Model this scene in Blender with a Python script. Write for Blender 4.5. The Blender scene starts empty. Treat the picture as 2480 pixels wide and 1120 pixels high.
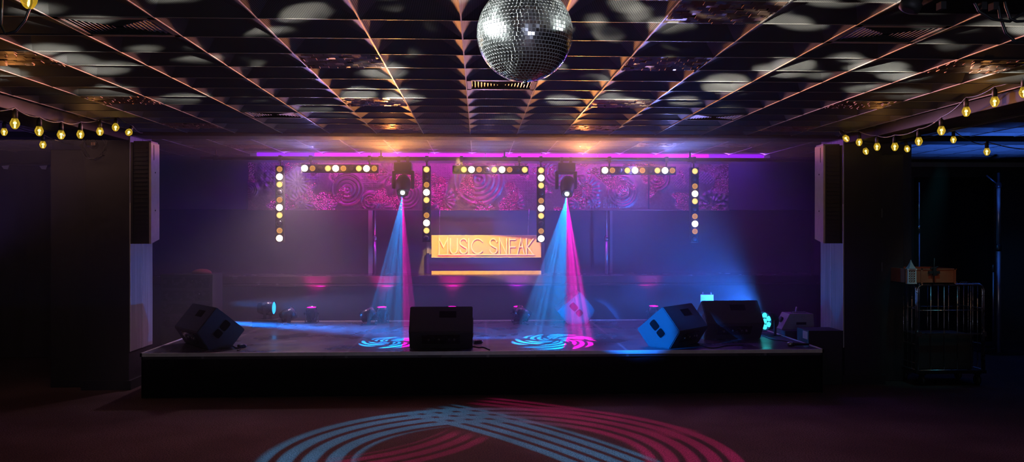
import bpy, bmesh, math, random
from mathutils import Vector, Matrix
random.seed(7)
sc = bpy.context.scene
C = sc.collection
PI = math.pi
R = math.radians

# ------------------------------------------------------------------ camera
H = 1.7                      # eye height
F = 2000.0                   # focal length in pixels of the 2480 wide frame
TH = math.atan(82 / 2000.0)  # yaw to the right
CT, ST = math.cos(TH), math.sin(TH)
cd = bpy.data.cameras.new('camera')
cam = bpy.data.objects.new('camera', cd)
C.objects.link(cam)
cam.location = (0, 0, H)
cam.rotation_euler = (PI / 2, 0, -TH)
cd.sensor_width = 36
cd.lens = 36 * F / 2480
cd.clip_start = 0.05
cd.clip_end = 100
sc.camera = cam


def ray(px, py):
    u, v, w = px - 1240, F, 560 - py
    return Vector((u * CT + v * ST, -u * ST + v * CT, w))


def PY(px, py, Y):           # the point of the plane y = Y seen at that pixel
    d = ray(px, py)
    return Vector((0, 0, H)) + d * (Y / d.y)


def PZ(px, py, z):           # the point of the plane z seen at that pixel
    d = ray(px, py)
    return Vector((0, 0, H)) + d * ((z - H) / d.z)


# ------------------------------------------------------------------ mesh helpers
def BM():
    return bmesh.new()


def box(bm, x0, x1, y0, y1, z0, z1, mi=0, M=None, bev=0.0):
    vs = [bm.verts.new((x, y, z)) for x in (x0, x1) for y in (y0, y1) for z in (z0, z1)]
    fs = []
    for q in ((0, 1, 3, 2), (4, 6, 7, 5), (0, 4, 5, 1), (2, 3, 7, 6), (0, 2, 6, 4), (1, 5, 7, 3)):
        f = bm.faces.new([vs[i] for i in q])
        f.material_index = mi
        fs.append(f)
    if bev:
        es = list({e for f in fs for e in f.edges})
        r = bmesh.ops.bevel(bm, geom=es, offset=bev, segments=2, affect='EDGES', profile=0.6)
        for f in r['faces']:
            f.material_index = mi
        vs = list({v for f in fs if f.is_valid for v in f.verts} | {v for f in r['faces'] for v in f.verts})
    if M is not None:
        for v in vs:
            v.co = M @ v.co
    return vs


def frame_z(d):
    d = d.normalized()
    a = Vector((0, 0, 1)) if abs(d.z) < 0.9 else Vector((1, 0, 0))
    x = d.cross(a).normalized()
    y = d.cross(x).normalized()
    return x, y, d


def tube(bm, pts, r, n=8, mi=0, cap=True, smooth=True):
    pts = [Vector(p) for p in pts]
    rings = []
    x = None
    for i, p in enumerate(pts):
        d = (pts[min(i + 1, len(pts) - 1)] - pts[max(i - 1, 0)])
        if d.length < 1e-9:
            d = Vector((0, 0, 1))
        d.normalize()
        if x is None:
            x, y, _ = frame_z(d)
        else:
            x = (x - d * x.dot(d))
            if x.length < 1e-6:
                x, y, _ = frame_z(d)
            x.normalize()
            y = d.cross(x)
        rr = r[i] if isinstance(r, (list, tuple)) else r
        rings.append([bm.verts.new(p + (x * math.cos(2 * PI * k / n) + y * math.sin(2 * PI * k / n)) * rr) for k in range(n)])
    for a, b in zip(rings, rings[1:]):
        for k in range(n):
            f = bm.faces.new((a[k], a[(k + 1) % n], b[(k + 1) % n], b[k]))
            f.material_index = mi
            f.smooth = smooth
    if cap:
        for q in (rings[0][::-1], rings[-1]):
            f = bm.faces.new(q)
            f.material_index = mi


def lathe(bm, prof, n=24, M=None, mi=0, smooth=True, cap=True):
    """prof: list of (radius, z)"""
    rings = []
    for r, z in prof:
        rings.append([bm.verts.new((r * math.cos(2 * PI * k / n), r * math.sin(2 * PI * k / n), z)) for k in range(n)])
    for a, b in zip(rings, rings[1:]):
        for k in range(n):
            f = bm.faces.new((a[k], a[(k + 1) % n], b[(k + 1) % n], b[k]))
            f.material_index = mi
            f.smooth = smooth
    if cap:
        for q in (rings[0][::-1], rings[-1]):
            f = bm.faces.new(q)
            f.material_index = mi
    if M is not None:
        for ring in rings:
            for v in ring:
                v.co = M @ v.co


def prism(bm, poly, axis_fn, d0, d1, mi=0):
    """poly: (a, b) pairs; axis_fn(a, b, d) -> point"""
    A = [bm.verts.new(axis_fn(a, b, d0)) for a, b in poly]
    B = [bm.verts.new(axis_fn(a, b, d1)) for a, b in poly]
    n = len(poly)
    fs = [bm.faces.new(A[::-1]), bm.faces.new(B)]
    for k in range(n):
        fs.append(bm.faces.new((A[k], A[(k + 1) % n], B[(k + 1) % n], B[k])))
    for f in fs:
        f.material_index = mi
    return A + B, fs


def link(name, bm, mats, parent=None, loc=None):
    bmesh.ops.recalc_face_normals(bm, faces=bm.faces[:])
    me = bpy.data.meshes.new(name)
    bm.to_mesh(me)
    bm.free()
    for m in (mats if isinstance(mats, (list, tuple)) else [mats]):
        me.materials.append(m)
    o = bpy.data.objects.new(name, me)
    C.objects.link(o)
    if parent is not None:
        o.parent = parent
    if loc is not None:
        o.location = loc
    return o


def tag(o, label, cat, group=None, kind=None):
    o['label'] = label
    o['category'] = cat
    if group:
        o['group'] = group
    if kind:
        o['kind'] = kind
    return o


def thing(name, label, cat, loc=(0, 0, 0), rotz=0, group=None):
    o = bpy.data.objects.new(name, None)
    o.empty_display_size = 0.1
    C.objects.link(o)
    o.location = loc
    o.rotation_euler = (0, 0, rotz)
    return tag(o, label, cat, group)


def struct(name, bm, mats, parent=None, loc=None):
    o = link(name, bm, mats, parent, loc)
    if parent is None:
        o['kind'] = 'structure'
    return o


def dup(root):
    r = root.copy()
    C.objects.link(r)
    for ch in list(root.children):
        c = ch.copy()
        C.objects.link(c)
        c.parent = r
        for g in list(ch.children):
            d = g.copy()
            C.objects.link(d)
            d.parent = c
    return r


# ------------------------------------------------------------------ node helpers
class S:
    """a socket with arithmetic"""
    def __init__(s, nt, sock):
        s.nt, s.k = nt, sock

    def _m(s, op, *o):
        n = s.nt.nodes.new('ShaderNodeMath')
        n.operation = op
        for i, v in enumerate((s,) + o):
            if isinstance(v, S):
                s.nt.links.new(v.k, n.inputs[i])
            else:
                n.inputs[i].default_value = float(v)
        return S(s.nt, n.outputs[0])

    def __add__(s, o): return s._m('ADD', o)
    def __radd__(s, o): return s._m('ADD', o)
    def __sub__(s, o): return s._m('SUBTRACT', o)
    def __mul__(s, o): return s._m('MULTIPLY', o)
    def __rmul__(s, o): return s._m('MULTIPLY', o)
    def __truediv__(s, o): return s._m('DIVIDE', o)
    def sin(s): return s._m('SINE')
    def abs(s): return s._m('ABSOLUTE')
    def floor(s): return s._m('FLOOR')
    def fract(s): return s._m('FRACT')
    def sqrt(s): return s._m('SQRT')
    def gt(s, o): return s._m('GREATER_THAN', o)
    def lt(s, o): return s._m('LESS_THAN', o)
    def atan2(s, o): return s._m('ARCTAN2', o)
    def mod(s, o): return s._m('FLOORED_MODULO', o)
    def pow(s, o): return s._m('POWER', o)
    def max(s, o): return s._m('MAXIMUM', o)

    def step(s, a, b, c=0.0, d=1.0):      # smooth ramp
        n = s.nt.nodes.new('ShaderNodeMapRange')
        n.interpolation_type = 'SMOOTHSTEP'
        s.nt.links.new(s.k, n.inputs[0])
        for i, v in enumerate((a, b, c, d)):
            n.inputs[i + 1].default_value = v
        return S(s.nt, n.outputs[0])


def mixcol(nt, fac, a, b):
    n = nt.nodes.new('ShaderNodeMix')
    n.data_type = 'RGBA'
    nt.links.new(fac.k, n.inputs[0])
    for i, v in ((6, a), (7, b)):
        if isinstance(v, S):
            nt.links.new(v.k, n.inputs[i])
        else:
            n.inputs[i].default_value = (*v, 1)
    return S(nt, n.outputs[2])


def noise(nt, scale, detail=3, vec=None, rough=0.5):
    n = nt.nodes.new('ShaderNodeTexNoise')
    n.inputs['Scale'].default_value = scale
    n.inputs['Detail'].default_value = detail
    n.inputs['Roughness'].default_value = rough
    if vec is not None:
        nt.links.new(vec, n.inputs['Vector'])
    return S(nt, n.outputs[0])


def newmat(name):
    m = bpy.data.materials.new(name)
    m.use_nodes = True
    nt = m.node_tree
    return m, nt, nt.nodes['Principled BSDF']


def mat(name, col, rough=0.6, metal=0.0, var=0.25, nscale=14.0, bump=0.0, spec=0.5, emit=None, estr=0.0):
    """plain surface with a little procedural unevenness"""
    m, nt, b = newmat(name)
    tc = nt.nodes.new('ShaderNodeTexCoord')
    n = noise(nt, nscale, 4, tc.outputs['Object'])
    c = mixcol(nt, n, tuple(x * (1 - var) for x in col), tuple(min(1, x * (1 + var)) for x in col))
    nt.links.new(c.k, b.inputs['Base Color'])
    rr = n.step(0.2, 0.8, max(0.03, rough - 0.08), min(1, rough + 0.08))
    nt.links.new(rr.k, b.inputs['Roughness'])
    b.inputs['Metallic'].default_value = metal
    b.inputs['Specular IOR Level'].default_value = spec
    if bump:
        bp = nt.nodes.new('ShaderNodeBump')
        bp.inputs['Strength'].default_value = bump
        bp.inputs['Distance'].default_value = 0.01
        nt.links.new(n.k, bp.inputs['Height'])
        nt.links.new(bp.outputs[0], b.inputs['Normal'])
    if emit:
        b.inputs['Emission Color'].default_value = (*emit, 1)
        b.inputs['Emission Strength'].default_value = estr
        m.cycles.emission_sampling = 'NONE'
    return m


def glow(name, col, strength, core=None, corestr=0.0):
    """light-giving surface; brighter towards its middle when core is given (by facing angle)"""
    m = bpy.data.materials.new(name)
    m.use_nodes = True
    nt = m.node_tree
    nt.nodes.clear()
    out = nt.nodes.new('ShaderNodeOutputMaterial')
    e = nt.nodes.new('ShaderNodeEmission')
    e.inputs[0].default_value = (*col, 1)
    e.inputs[1].default_value = strength
    if core:
        lw = nt.nodes.new('ShaderNodeLayerWeight')
        lw.inputs[0].default_value = 0.35
        f = S(nt, lw.outputs['Facing']).step(0.05, 0.7, 1, 0)
        k = mixcol(nt, f, col, core)
        nt.links.new(k.k, e.inputs[0])
        nt.links.new((f * (corestr - strength) + strength).k, e.inputs[1])
    nt.links.new(e.outputs[0], out.inputs[0])
    m.cycles.emission_sampling = 'NONE'
    return m


# ------------------------------------------------------------------ materials
MT = {}
MT['black'] = mat('black_paint', (0.018, 0.017, 0.018), 0.55)
MT['black_rough'] = mat('black_textured_paint', (0.02, 0.02, 0.021), 0.72, bump=0.25, nscale=160)
MT['black_cloth'] = mat('black_cloth', (0.012, 0.011, 0.013), 0.95, bump=0.4, nscale=60, spec=0.1)
MT['black_gloss'] = mat('black_plastic', (0.015, 0.015, 0.017), 0.25)
MT['dark_metal'] = mat('dark_metal', (0.05, 0.05, 0.055), 0.4, 0.8)
MT['steel'] = mat('zinc_steel', (0.45, 0.46, 0.48), 0.3, 1.0)
MT['pole'] = mat('aluminium_pole', (0.6, 0.6, 0.62), 0.35, 0.9)
MT['tape'] = mat('aluminium_edge', (0.75, 0.72, 0.72), 0.5, 0.1)
MT['white_board'] = mat('white_painted_board', (0.62, 0.6, 0.58), 0.6, nscale=6)
MT['pa_side'] = mat('pink_lit_side', (0.5, 0.42, 0.4), 0.6)  # stage-facing side paler: pink stage light put into its colour
MT['wood'] = mat('pale_wood', (0.72, 0.5, 0.25), 0.5)
MT['sign_face'] = mat('sign_board', (0.72, 0.46, 0.13), 0.55, nscale=3)
MT['sign_letter'] = mat('sign_letters', (0.92, 0.7, 0.3), 0.5)
MT['orange'] = mat('orange_brown_plastic', (0.35, 0.11, 0.05), 0.5)
MT['grey_case'] = mat('grey_plastic', (0.3, 0.28, 0.29), 0.5)
MT['white_plastic'] = mat('white_plastic', (0.7, 0.72, 0.72), 0.45)
MT['red_cloth'] = mat('red_cloth', (0.16, 0.03, 0.03), 0.9)
MT['tan'] = mat('tan_leather', (0.4, 0.28, 0.2), 0.5)
MT['cable'] = mat('black_cable', (0.02, 0.02, 0.022), 0.4)
MT['handle_dark'] = mat('recess_black', (0.003, 0.003, 0.003), 1.0, spec=0.0)  # shade of the handle openings as plain black, also badges and fittings
MT['wedge'] = mat('speaker_paint', (0.042, 0.042, 0.045), 0.62, bump=0.35, nscale=240)
MT['grille'] = mat('speaker_grille', (0.03, 0.03, 0.03), 0.5, 0.6)
MT['copper'] = mat('copper_slats', (0.3, 0.17, 0.12), 0.4, 0.6, var=0.3, nscale=9)
MT['vent'] = mat('vent_metal', (0.09, 0.08, 0.075), 0.5, 0.6)
MT['beam'] = mat('dark_brown_beam', (0.012, 0.009, 0.007), 0.6, 0.0, nscale=4, spec=0.12)
MT['jack'] = mat('connector_metal', (0.5, 0.5, 0.5), 0.3, 0.9)
MT['lamp_house'] = mat('lamp_housing', (0.03, 0.027, 0.026), 0.5, 0.3)


def floor_mat():
    m, nt, b = newmat('dark_mottled_carpet')
    tc = nt.nodes.new('ShaderNodeTexCoord')
    a = noise(nt, 0.9, 4, tc.outputs['Object'])
    f = noise(nt, 90, 3, tc.outputs['Object'])
    c = mixcol(nt, a.step(0.35, 0.7), (0.1, 0.055, 0.045), (0.19, 0.12, 0.115))
    c2 = mixcol(nt, f.step(0.3, 0.7), (0.03, 0.02, 0.02), c)
    nt.links.new(c2.k, b.inputs['Base Color'])
    b.inputs['Roughness'].default_value = 0.85
    b.inputs['Specular IOR Level'].default_value = 0.2
    bp = nt.nodes.new('ShaderNodeBump')
    bp.inputs['Strength'].default_value = 0.4
    bp.inputs['Distance'].default_value = 0.01
    nt.links.new(f.k, bp.inputs['Height'])
    nt.links.new(bp.outputs[0], b.inputs['Normal'])
    return m


def stage_mat():
    m, nt, b = newmat('black_stage_vinyl')
    tc = nt.nodes.new('ShaderNodeTexCoord')
    a = noise(nt, 2.0, 5, tc.outputs['Object'])
    sep = nt.nodes.new('ShaderNodeSeparateXYZ')
    nt.links.new(tc.outputs['Object'], sep.inputs[0])
    x = S(nt, sep.outputs[0])
    seam = ((x / 1.45).fract() - 0.5).abs().step(0.485, 0.497)
    c = mixcol(nt, a, (0.035, 0.032, 0.04), (0.075, 0.068, 0.08))
    c = mixcol(nt, seam, c, (0.16, 0.15, 0.17))
    nt.links.new(c.k, b.inputs['Base Color'])
    nt.links.new(a.step(0.3, 0.7, 0.22, 0.42).k, b.inputs['Roughness'])
    bp = nt.nodes.new('ShaderNodeBump')
    bp.inputs['Strength'].default_value = 0.25
    bp.inputs['Distance'].default_value = 0.02
    nt.links.new(noise(nt, 3.5, 2, tc.outputs['Object']).k, bp.inputs['Height'])
    nt.links.new(bp.outputs[0], b.inputs['Normal'])
    return m


def ceiling_mat():
    """folded metal tiles with fine perforated lines"""
    m, nt, b = newmat('folded_metal_tiles')
    tc = nt.nodes.new('ShaderNodeTexCoord')
    sep = nt.nodes.new('ShaderNodeSeparateXYZ')
    nt.links.new(tc.outputs['Object'], sep.inputs[0])
    x = S(nt, sep.outputs[0])
    st = (x * (2 * PI / 0.0085)).sin().step(-0.5, 0.5)
    n = noise(nt, 3.0, 4, tc.outputs['Object'])
    c1 = mixcol(nt, n, (0.13, 0.115, 0.105), (0.2, 0.18, 0.165))
    c = mixcol(nt, st, (0.035, 0.03, 0.028), c1)
    nt.links.new(c.k, b.inputs['Base Color'])
    b.inputs['Metallic'].default_value = 0.1
    b.inputs['Roughness'].default_value = 0.62
    b.inputs['Specular IOR Level'].default_value = 0.25
    return m


def frieze_mat():
    m, nt, b = newmat('embossed_copper_relief')
    tc = nt.nodes.new('ShaderNodeTexCoord')
    ob = tc.outputs['Object']
    n = noise(nt, 30, 5, ob)
    big = noise(nt, 3.1, 2, ob).step(0.5, 0.6)
    c = mixcol(nt, n, (0.22, 0.12, 0.14), (0.42, 0.26, 0.27))
    c = mixcol(nt, big, c, (0.8, 0.35, 0.3))  # red-pink glints put into the base colour in random patches
    nt.links.new(c.k, b.inputs['Base Color'])
    b.inputs['Metallic'].default_value = 0.85
    nt.links.new(big.step(0, 1, 0.4, 0.16).k, b.inputs['Roughness'])
    vo = nt.nodes.new('ShaderNodeTexVoronoi')
    vo.inputs['Scale'].default_value = 45
    nt.links.new(ob, vo.inputs['Vector'])
    bp = nt.nodes.new('ShaderNodeBump')
    bp.inputs['Strength'].default_value = 1.0
    bp.inputs['Distance'].default_value = 0.02
    nt.links.new((S(nt, vo.outputs[0]) * -1 * (big * 0.9 + 0.1) + n * 0.12).k, bp.inputs['Height'])
    nt.links.new(bp.outputs[0], b.inputs['Normal'])
    return m


def board_mat():
    """side of the pillars: pale boards with fine vertical grooves"""
    m, nt, b = newmat('grooved_pale_board')
    tc = nt.nodes.new('ShaderNodeTexCoord')
    mp = nt.nodes.new('ShaderNodeMapping')
    mp.inputs['Scale'].default_value = (1, 60, 1.2)
    nt.links.new(tc.outputs['Object'], mp.inputs['Vector'])
    n = noise(nt, 1.0, 4, mp.outputs[0])
    c = mixcol(nt, n.step(0.3, 0.7), (0.26, 0.25, 0.25), (0.42, 0.4, 0.4))
    nt.links.new(c.k, b.inputs['Base Color'])
    b.inputs['Roughness'].default_value = 0.45
    return m


def curtain_mat(name, col):
    return mat(name, col, 0.9, nscale=5, spec=0.15)


MT['floor'] = floor_mat()
MT['stage'] = stage_mat()
MT['ceiling'] = ceiling_mat()
MT['frieze'] = frieze_mat()
MT['board'] = board_mat()
MT['curtain'] = curtain_mat('black_curtain', (0.03, 0.028, 0.034))
MT['wall'] = mat('dark_wall_paint', (0.035, 0.032, 0.034), 0.8)
MT['back_wall'] = mat('grey_back_wall', (0.26, 0.25, 0.27), 0.6, nscale=3)
MT['shutter'] = mat('dark_shutter', (0.1, 0.095, 0.115), 0.5, nscale=3)
MT['ledge'] = mat('polished_dark_wood', (0.08, 0.055, 0.06), 0.22, nscale=7)
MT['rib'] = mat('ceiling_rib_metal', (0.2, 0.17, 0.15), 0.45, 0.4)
MT['filament'] = glow('filament', (1.0, 0.78, 0.25), 9.0)
MT['lamp_bright'] = glow('lamp_at_full', (1.0, 0.62, 0.18), 3.0, (1.0, 0.95, 0.78), 14.0)
MT['lamp_mid'] = glow('lamp_at_half', (0.95, 0.5, 0.06), 0.8, (1.0, 0.8, 0.22), 1.1)
MT['lamp_dim'] = glow('lamp_low', (0.95, 0.45, 0.07), 0.9, (0.8, 0.35, 0.05), 0.6)
MT['lamp_off'] = mat('lamp_unlit', (0.05, 0.045, 0.05), 0.2)
MT['led_magenta'] = glow('magenta_led', (0.75, 0.0, 0.95), 1.1)
MT['led_violet'] = glow('violet_led', (0.28, 0.0, 0.95), 1.0)
MT['pink_lens'] = glow('pink_lens', (1.0, 0.0, 0.55), 2.2)
MT['blue_lens'] = glow('blue_lens', (0.02, 0.35, 1.0), 2.0)
MT['teal_lens'] = glow('teal_lens', (0.05, 0.85, 0.85), 1.6)
MT['white_lens'] = glow('white_lens', (0.75, 1.0, 0.95), 6.0)


def bulb_glass():
    m = bpy.data.materials.new('amber_bulb_glass')
    m.use_nodes = True
    nt = m.node_tree
    nt.nodes.clear()
    out = nt.nodes.new('ShaderNodeOutputMaterial')
    tr = nt.nodes.new('ShaderNodeBsdfTransparent')
    tr.inputs[0].default_value = (1.0, 0.85, 0.4, 1)
    em = nt.nodes.new('ShaderNodeEmission')
    em.inputs[0].default_value = (0.75, 0.48, 0.03, 1)
    em.inputs[1].default_value = 0.75
    gl = nt.nodes.new('ShaderNodeBsdfGlossy')
    gl.inputs[1].default_value = 0.1
    lw = nt.nodes.new('ShaderNodeLayerWeight')
    lw.inputs[0].default_value = 0.5
    m1 = nt.nodes.new('ShaderNodeMixShader')
    nt.links.new(S(nt, lw.outputs['Facing']).step(0.1, 0.9, 0.25, 0.8).k, m1.inputs[0])
    nt.links.new(tr.outputs[0], m1.inputs[1])
    nt.links.new(em.outputs[0], m1.inputs[2])
    m2 = nt.nodes.new('ShaderNodeMixShader')
    m2.inputs[0].default_value = 0.08
    nt.links.new(m1.outputs[0], m2.inputs[1])
    nt.links.new(gl.outputs[0], m2.inputs[2])
    nt.links.new(m2.outputs[0], out.inputs[0])
    m.cycles.emission_sampling = 'NONE'
    return m


MT['bulb'] = bulb_glass()

# ------------------------------------------------------------------ the room
ZC = 2.77            # ceiling
XR0, DX = -0.086, 0.5115     # a ceiling rib, rib spacing
YR0, DY = 4.196, 0.41        # a row line, row spacing
PL_IN, PR_IN = -3.735, 4.06  # inner faces of the pillars
PY0, PY1 = 9.0, 9.62         # pillars front and back
ZS = 0.455                   # stage top
SX0, SX1, SY0, SY1 = -3.42, 3.62, 8.5, 11.42
XL, XRR, YF, YB = -7.6, 8.6, -3.0, 13.2
YW = 12.35                   # wall behind the stage

bm = BM()
box(bm, XL, XRR, YF, YB, -0.1, 0)
struct('floor', bm, MT['floor'])
for nm, a in (('wall_left', (XL - 0.1, XL, YF, YB)), ('wall_right', (XRR, XRR + 0.1, YF, YB)), ('wall_front', (XL, XRR, YF - 0.1, YF)), ('wall_back', (XL, XRR, YB, YB + 0.1))):
    bm = BM()
    box(bm, *a, 0, ZC + 0.1)
    struct(nm, bm, MT['wall'])


def cell_of(px, py):
    p = PZ(px, py, ZC)
    return (math.floor((p.x - XR0) / DX), math.floor((p.y - YR0) / DY))


SLATS = [((800, 150), 'copper slat ceiling panel up beside the disco ball, on its stage-left side'),
         ((1640, 160), 'copper slat ceiling panel just past the bright spots, between disco ball and right air vent'),
         ((40, 140), 'dim copper slat ceiling panel cut by the left edge of the picture'),
         ((2370, 165), 'dim copper slat ceiling panel above the nearest bulbs of the right string'),
         ((275, 242), 'copper slat ceiling panel above the cluster of bulbs at the left pillar'),
         ((425, 303), 'brightly lit copper slat ceiling panel next to the top of the left pillar'),
         ((2080, 258), 'copper slat ceiling panel above the bulbs at the right pillar'),
         ((1505, 258), 'copper slat ceiling panel half-way between disco ball and right pillar'),
         ((905, 255), 'copper slat ceiling panel half-way between disco ball and left pillar'),
         ((955, 310), 'copper slat ceiling panel touching the cross beam, left of the middle'),
         ((1430, 315), 'copper slat ceiling panel touching the cross beam, right of the middle'),
         ((1925, 317), 'copper slat ceiling panel touching the cross beam near the right pillar'),
         ((1720, 3), 'copper slat ceiling panel cut by the top edge of the picture'),
         ((585, 355), 'copper slat ceiling panel over the stage at its left side'),
         ((1560, 353), 'copper slat ceiling panel over the stage, right of the middle'),
         ((1800, 355), 'copper slat ceiling panel over the stage at its right side')]
VENTS = [((270, 55), 'square dark air vent in the ceiling at upper left'),
         ((2205, 78), 'square dark air vent in the ceiling at upper right'),
         ((1220, 207), 'copper-lit air vent in the ceiling just below the disco ball'),
         ((655, 278), 'small-looking air vent in the ceiling left of the middle near the cross beam'),
         ((1740, 286), 'air vent with paler, lit-looking slats in the ceiling near the cross beam, right side')]
holes = {}
for (p, l) in SLATS:
    holes[cell_of(*p)] = 1
for (p, l) in VENTS:
    holes[cell_of(*p)] = 2

bm = BM()
A_, D_ = 0.39 * DX, 0.052
i0, i1 = math.floor((XL - XR0) / DX), math.ceil((XRR - XR0) / DX)
j0, j1 = math.floor((0.3 - YR0) / DY), math.ceil((YB - YR0) / DY)
for i in range(i0, i1):
    for j in range(j0, j1):
        x0 = XR0 + i * DX
        y0 = YR0 + j * DY
        x1, y1 = x0 + DX, y0 + DY
        if (i, j) in holes:
            continue
        a, b_ = bm.verts.new((x0, y0, ZC)), bm.verts.new((x1, y0, ZC))
        c, d = bm.verts.new((x1, y1, ZC)), bm.verts.new((x0, y1, ZC))
        e, f = bm.verts.new((x0 + A_, y0, ZC + D_)), bm.verts.new((x1 - A_, y0, ZC + D_))
        for q in ((a, e, d), (b_, c, f), (e, f, c, d), (a, b_, f, e)):
            fc = bm.faces.new(q)
            fc.material_index = 0
for i in range(i0, i1 + 1):                      # ribs
    x0 = XR0 + i * DX
    box(bm, x0 - 0.0035, x0 + 0.0035, 0.3, YB, ZC - 0.005, ZC + 0.004, 1)
for j in range(j0, j1 + 1):                      # folded lips of the rows
    y0 = YR0 + j * DY
    box(bm, XL, XRR, y0 - 0.0025, y0 + 0.0025, ZC - 0.003, ZC + 0.004, 1)
box(bm, XL, XRR, YF, YB, ZC + 0.08, ZC + 0.18, 2)
struct('ceiling', bm, [MT['ceiling'], MT['rib'], MT['black']])

for k, (p, l) in enumerate(SLATS):
    i, j = cell_of(*p)
    x0, y0 = XR0 + i * DX, YR0 + j * DY
    t = thing('copper_panel', l, 'ceiling panel', (x0 + DX / 2, y0 + DY / 2, ZC), 0, 'copper slat ceiling panels')
    bm = BM()
    rnd = random.Random(k)
    nx, ny = 9, 8
    for q in range(ny):
        off = (q % 2) * 0.5
        for r in range(-1, nx):
            xa = -DX / 2 + max(0.008, (r + off) * DX / nx + 0.002)
            xb = -DX / 2 + min(DX - 0.008, (r + 1 + off) * DX / nx - 0.002)
            if xb - xa < 0.01:
                continue
            ya = -DY / 2 + q * DY / ny + 0.004
            z = rnd.uniform(-0.005, 0.007)
            M = Matrix.Translation((0, ya, z)) @ Matrix.Rotation(rnd.uniform(-0.22, 0.02), 4, 'X')
            box(bm, xa, xb, 0, DY / ny * 0.86, -0.002, 0.002, 0, M)
    link('slats', bm, MT['copper'], t)
    bm = BM()
    box(bm, -DX / 2 + 0.006, DX / 2 - 0.006, -DY / 2 + 0.004, DY / 2 - 0.004, 0.03, 0.04)
    link('backing', bm, MT['vent'], t)

for k, (p, l) in enumerate(VENTS):
    i, j = cell_of(*p)
    x0, y0 = XR0 + i * DX, YR0 + j * DY
    t = thing('ceiling_vent', l, 'air vent', (x0 + DX / 2, y0 + DY / 2, ZC), 0, 'ceiling air vents')
    w, h = DX / 2 - 0.006, DY / 2 - 0.004
    bm = BM()
    for (xa, xb, ya, yb) in ((-w, w, -h, -h + 0.035), (-w, w, h - 0.035, h), (-w, -w + 0.03, -h, h), (w - 0.03, w, -h, h)):
        box(bm, xa, xb, ya, yb, -0.004, 0.02)
    link('frame', bm, MT['vent'], t)
    bm = BM()
    for q in range(9):                            # concentric square louvres, seen as two fans of slats
        s = 1 - q / 9.5
        wa, ha = (w - 0.03) * s, (h - 0.035) * s
        if wa < 0.03:
            break
        zz = 0.0 + 0.0
        for sx in (-1, 1):
            M = Matrix.Translation((sx * wa, 0, zz + 0.006)) @ Matrix.Rotation(-sx * 0.7, 4, 'Y')
            box(bm, -0.009, 0.009, -ha, ha, -0.0015, 0.0015, 0, M)
        for sy in (-1, 1):
            M = Matrix.Translation((0, sy * ha, zz + 0.006)) @ Matrix.Rotation(sy * 0.7, 4, 'X')
            box(bm, -wa, wa, -0.009, 0.009, -0.0015, 0.0015, 0, M)
    link('slats', bm, MT['rib'] if k in (2, 4) else MT['vent'], t)  # lit look of two vents put into paler slat metal
    bm = BM()
    box(bm, -w, w, -h, h, 0.04, 0.05)
    link('backing', bm, MT['black'], t)

# beams under the ceiling
ZB = ZC - 0.10
for nm, xa, xb in (('trim_1', PL_IN - 0.46, PL_IN), ('trim_2', PR_IN, PR_IN + 0.42)):
    bm = BM()
    box(bm, xa, xb, YF, PY0 + 0.1, ZB, ZC + 0.06, 0, None, 0.006)
    struct(nm, bm, MT['beam'])
for nm, xa, xb, z0 in (('trim_3', PL_IN, PR_IN, ZC - 0.035), ('trim_4', XL, PL_IN - 0.46, ZC - 0.06), ('trim_5', PR_IN + 0.42, XRR, ZC - 0.06)):
    bm = BM()
    box(bm, xa, xb, 9.1, 9.44, z0, ZC + 0.06, 0, None, 0.004)
    struct(nm, bm, MT['beam'])

# pillars; the faces to the stage carry pale boards
for side, xi, sgn in (('left', PL_IN, -1), ('right', PR_IN, 1)):
    bm = BM()
    xo = xi + sgn * 0.46 if side == 'left' else xi + sgn * 0.42
    box(bm, min(xi, xo), max(xi, xo), PY0, PY1, 0, ZC + 0.02)
    o = struct('pillar_' + side, bm, MT['black'])
    bm = BM()                                     # boards with open joints
    ys = [PY0 + 0.005, PY0 + 0.33, PY1]
    for a, b_ in zip(ys, ys[1:]):
        box(bm, min(xi, xi - sgn * 0.012), max(xi, xi - sgn * 0.012), a, b_ - 0.008, ZS - 0.05, 2.72, 0, None, 0.003)
    struct('side_board', bm, MT['board'], o)
    bm = BM()
    for yy in (PY0 + 0.006, PY0 + 0.326):
        box(bm, min(xi - sgn * 0.011, xi - sgn * 0.016), max(xi - sgn * 0.011, xi - sgn * 0.016), yy - 0.005, yy + 0.005, ZS - 0.05, 2.0)
    struct('joint_glint', bm, MT['tape'], o)  # pale strips added as the bright reflection along the joints
    bm = BM()
    box(bm, min(xi, xo) - 0.03, max(xi, xo) + 0.03, PY0 - 0.03, PY1, 0, 0.1)
    struct('plinth', bm, MT['black'], o)
    if side == 'right':
        for zz in (1.90, 1.30):
            bm = BM()
            box(bm, xo, xo + 0.012, PY0 + 0.01, PY0 + 0.05, zz - 0.05, zz + 0.05)
            struct('glint_plate', bm, MT['jack'], o)  # plates added for the bright glints on the pillar edge

# black partition panels outside the pillars
for side, xa, xb, z1 in (('left', PL_IN - 0.9, PL_IN - 0.46, 2.585), ('right', PR_IN + 0.42, PR_IN + 0.75, 2.565)):
    bm = BM()
    box(bm, xa, xb, PY0 + 0.15, PY0 + 0.35, 0, z1, 0, None, 0.01)
    o = struct('wall_partition_' + side, bm, MT['black'])
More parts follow.
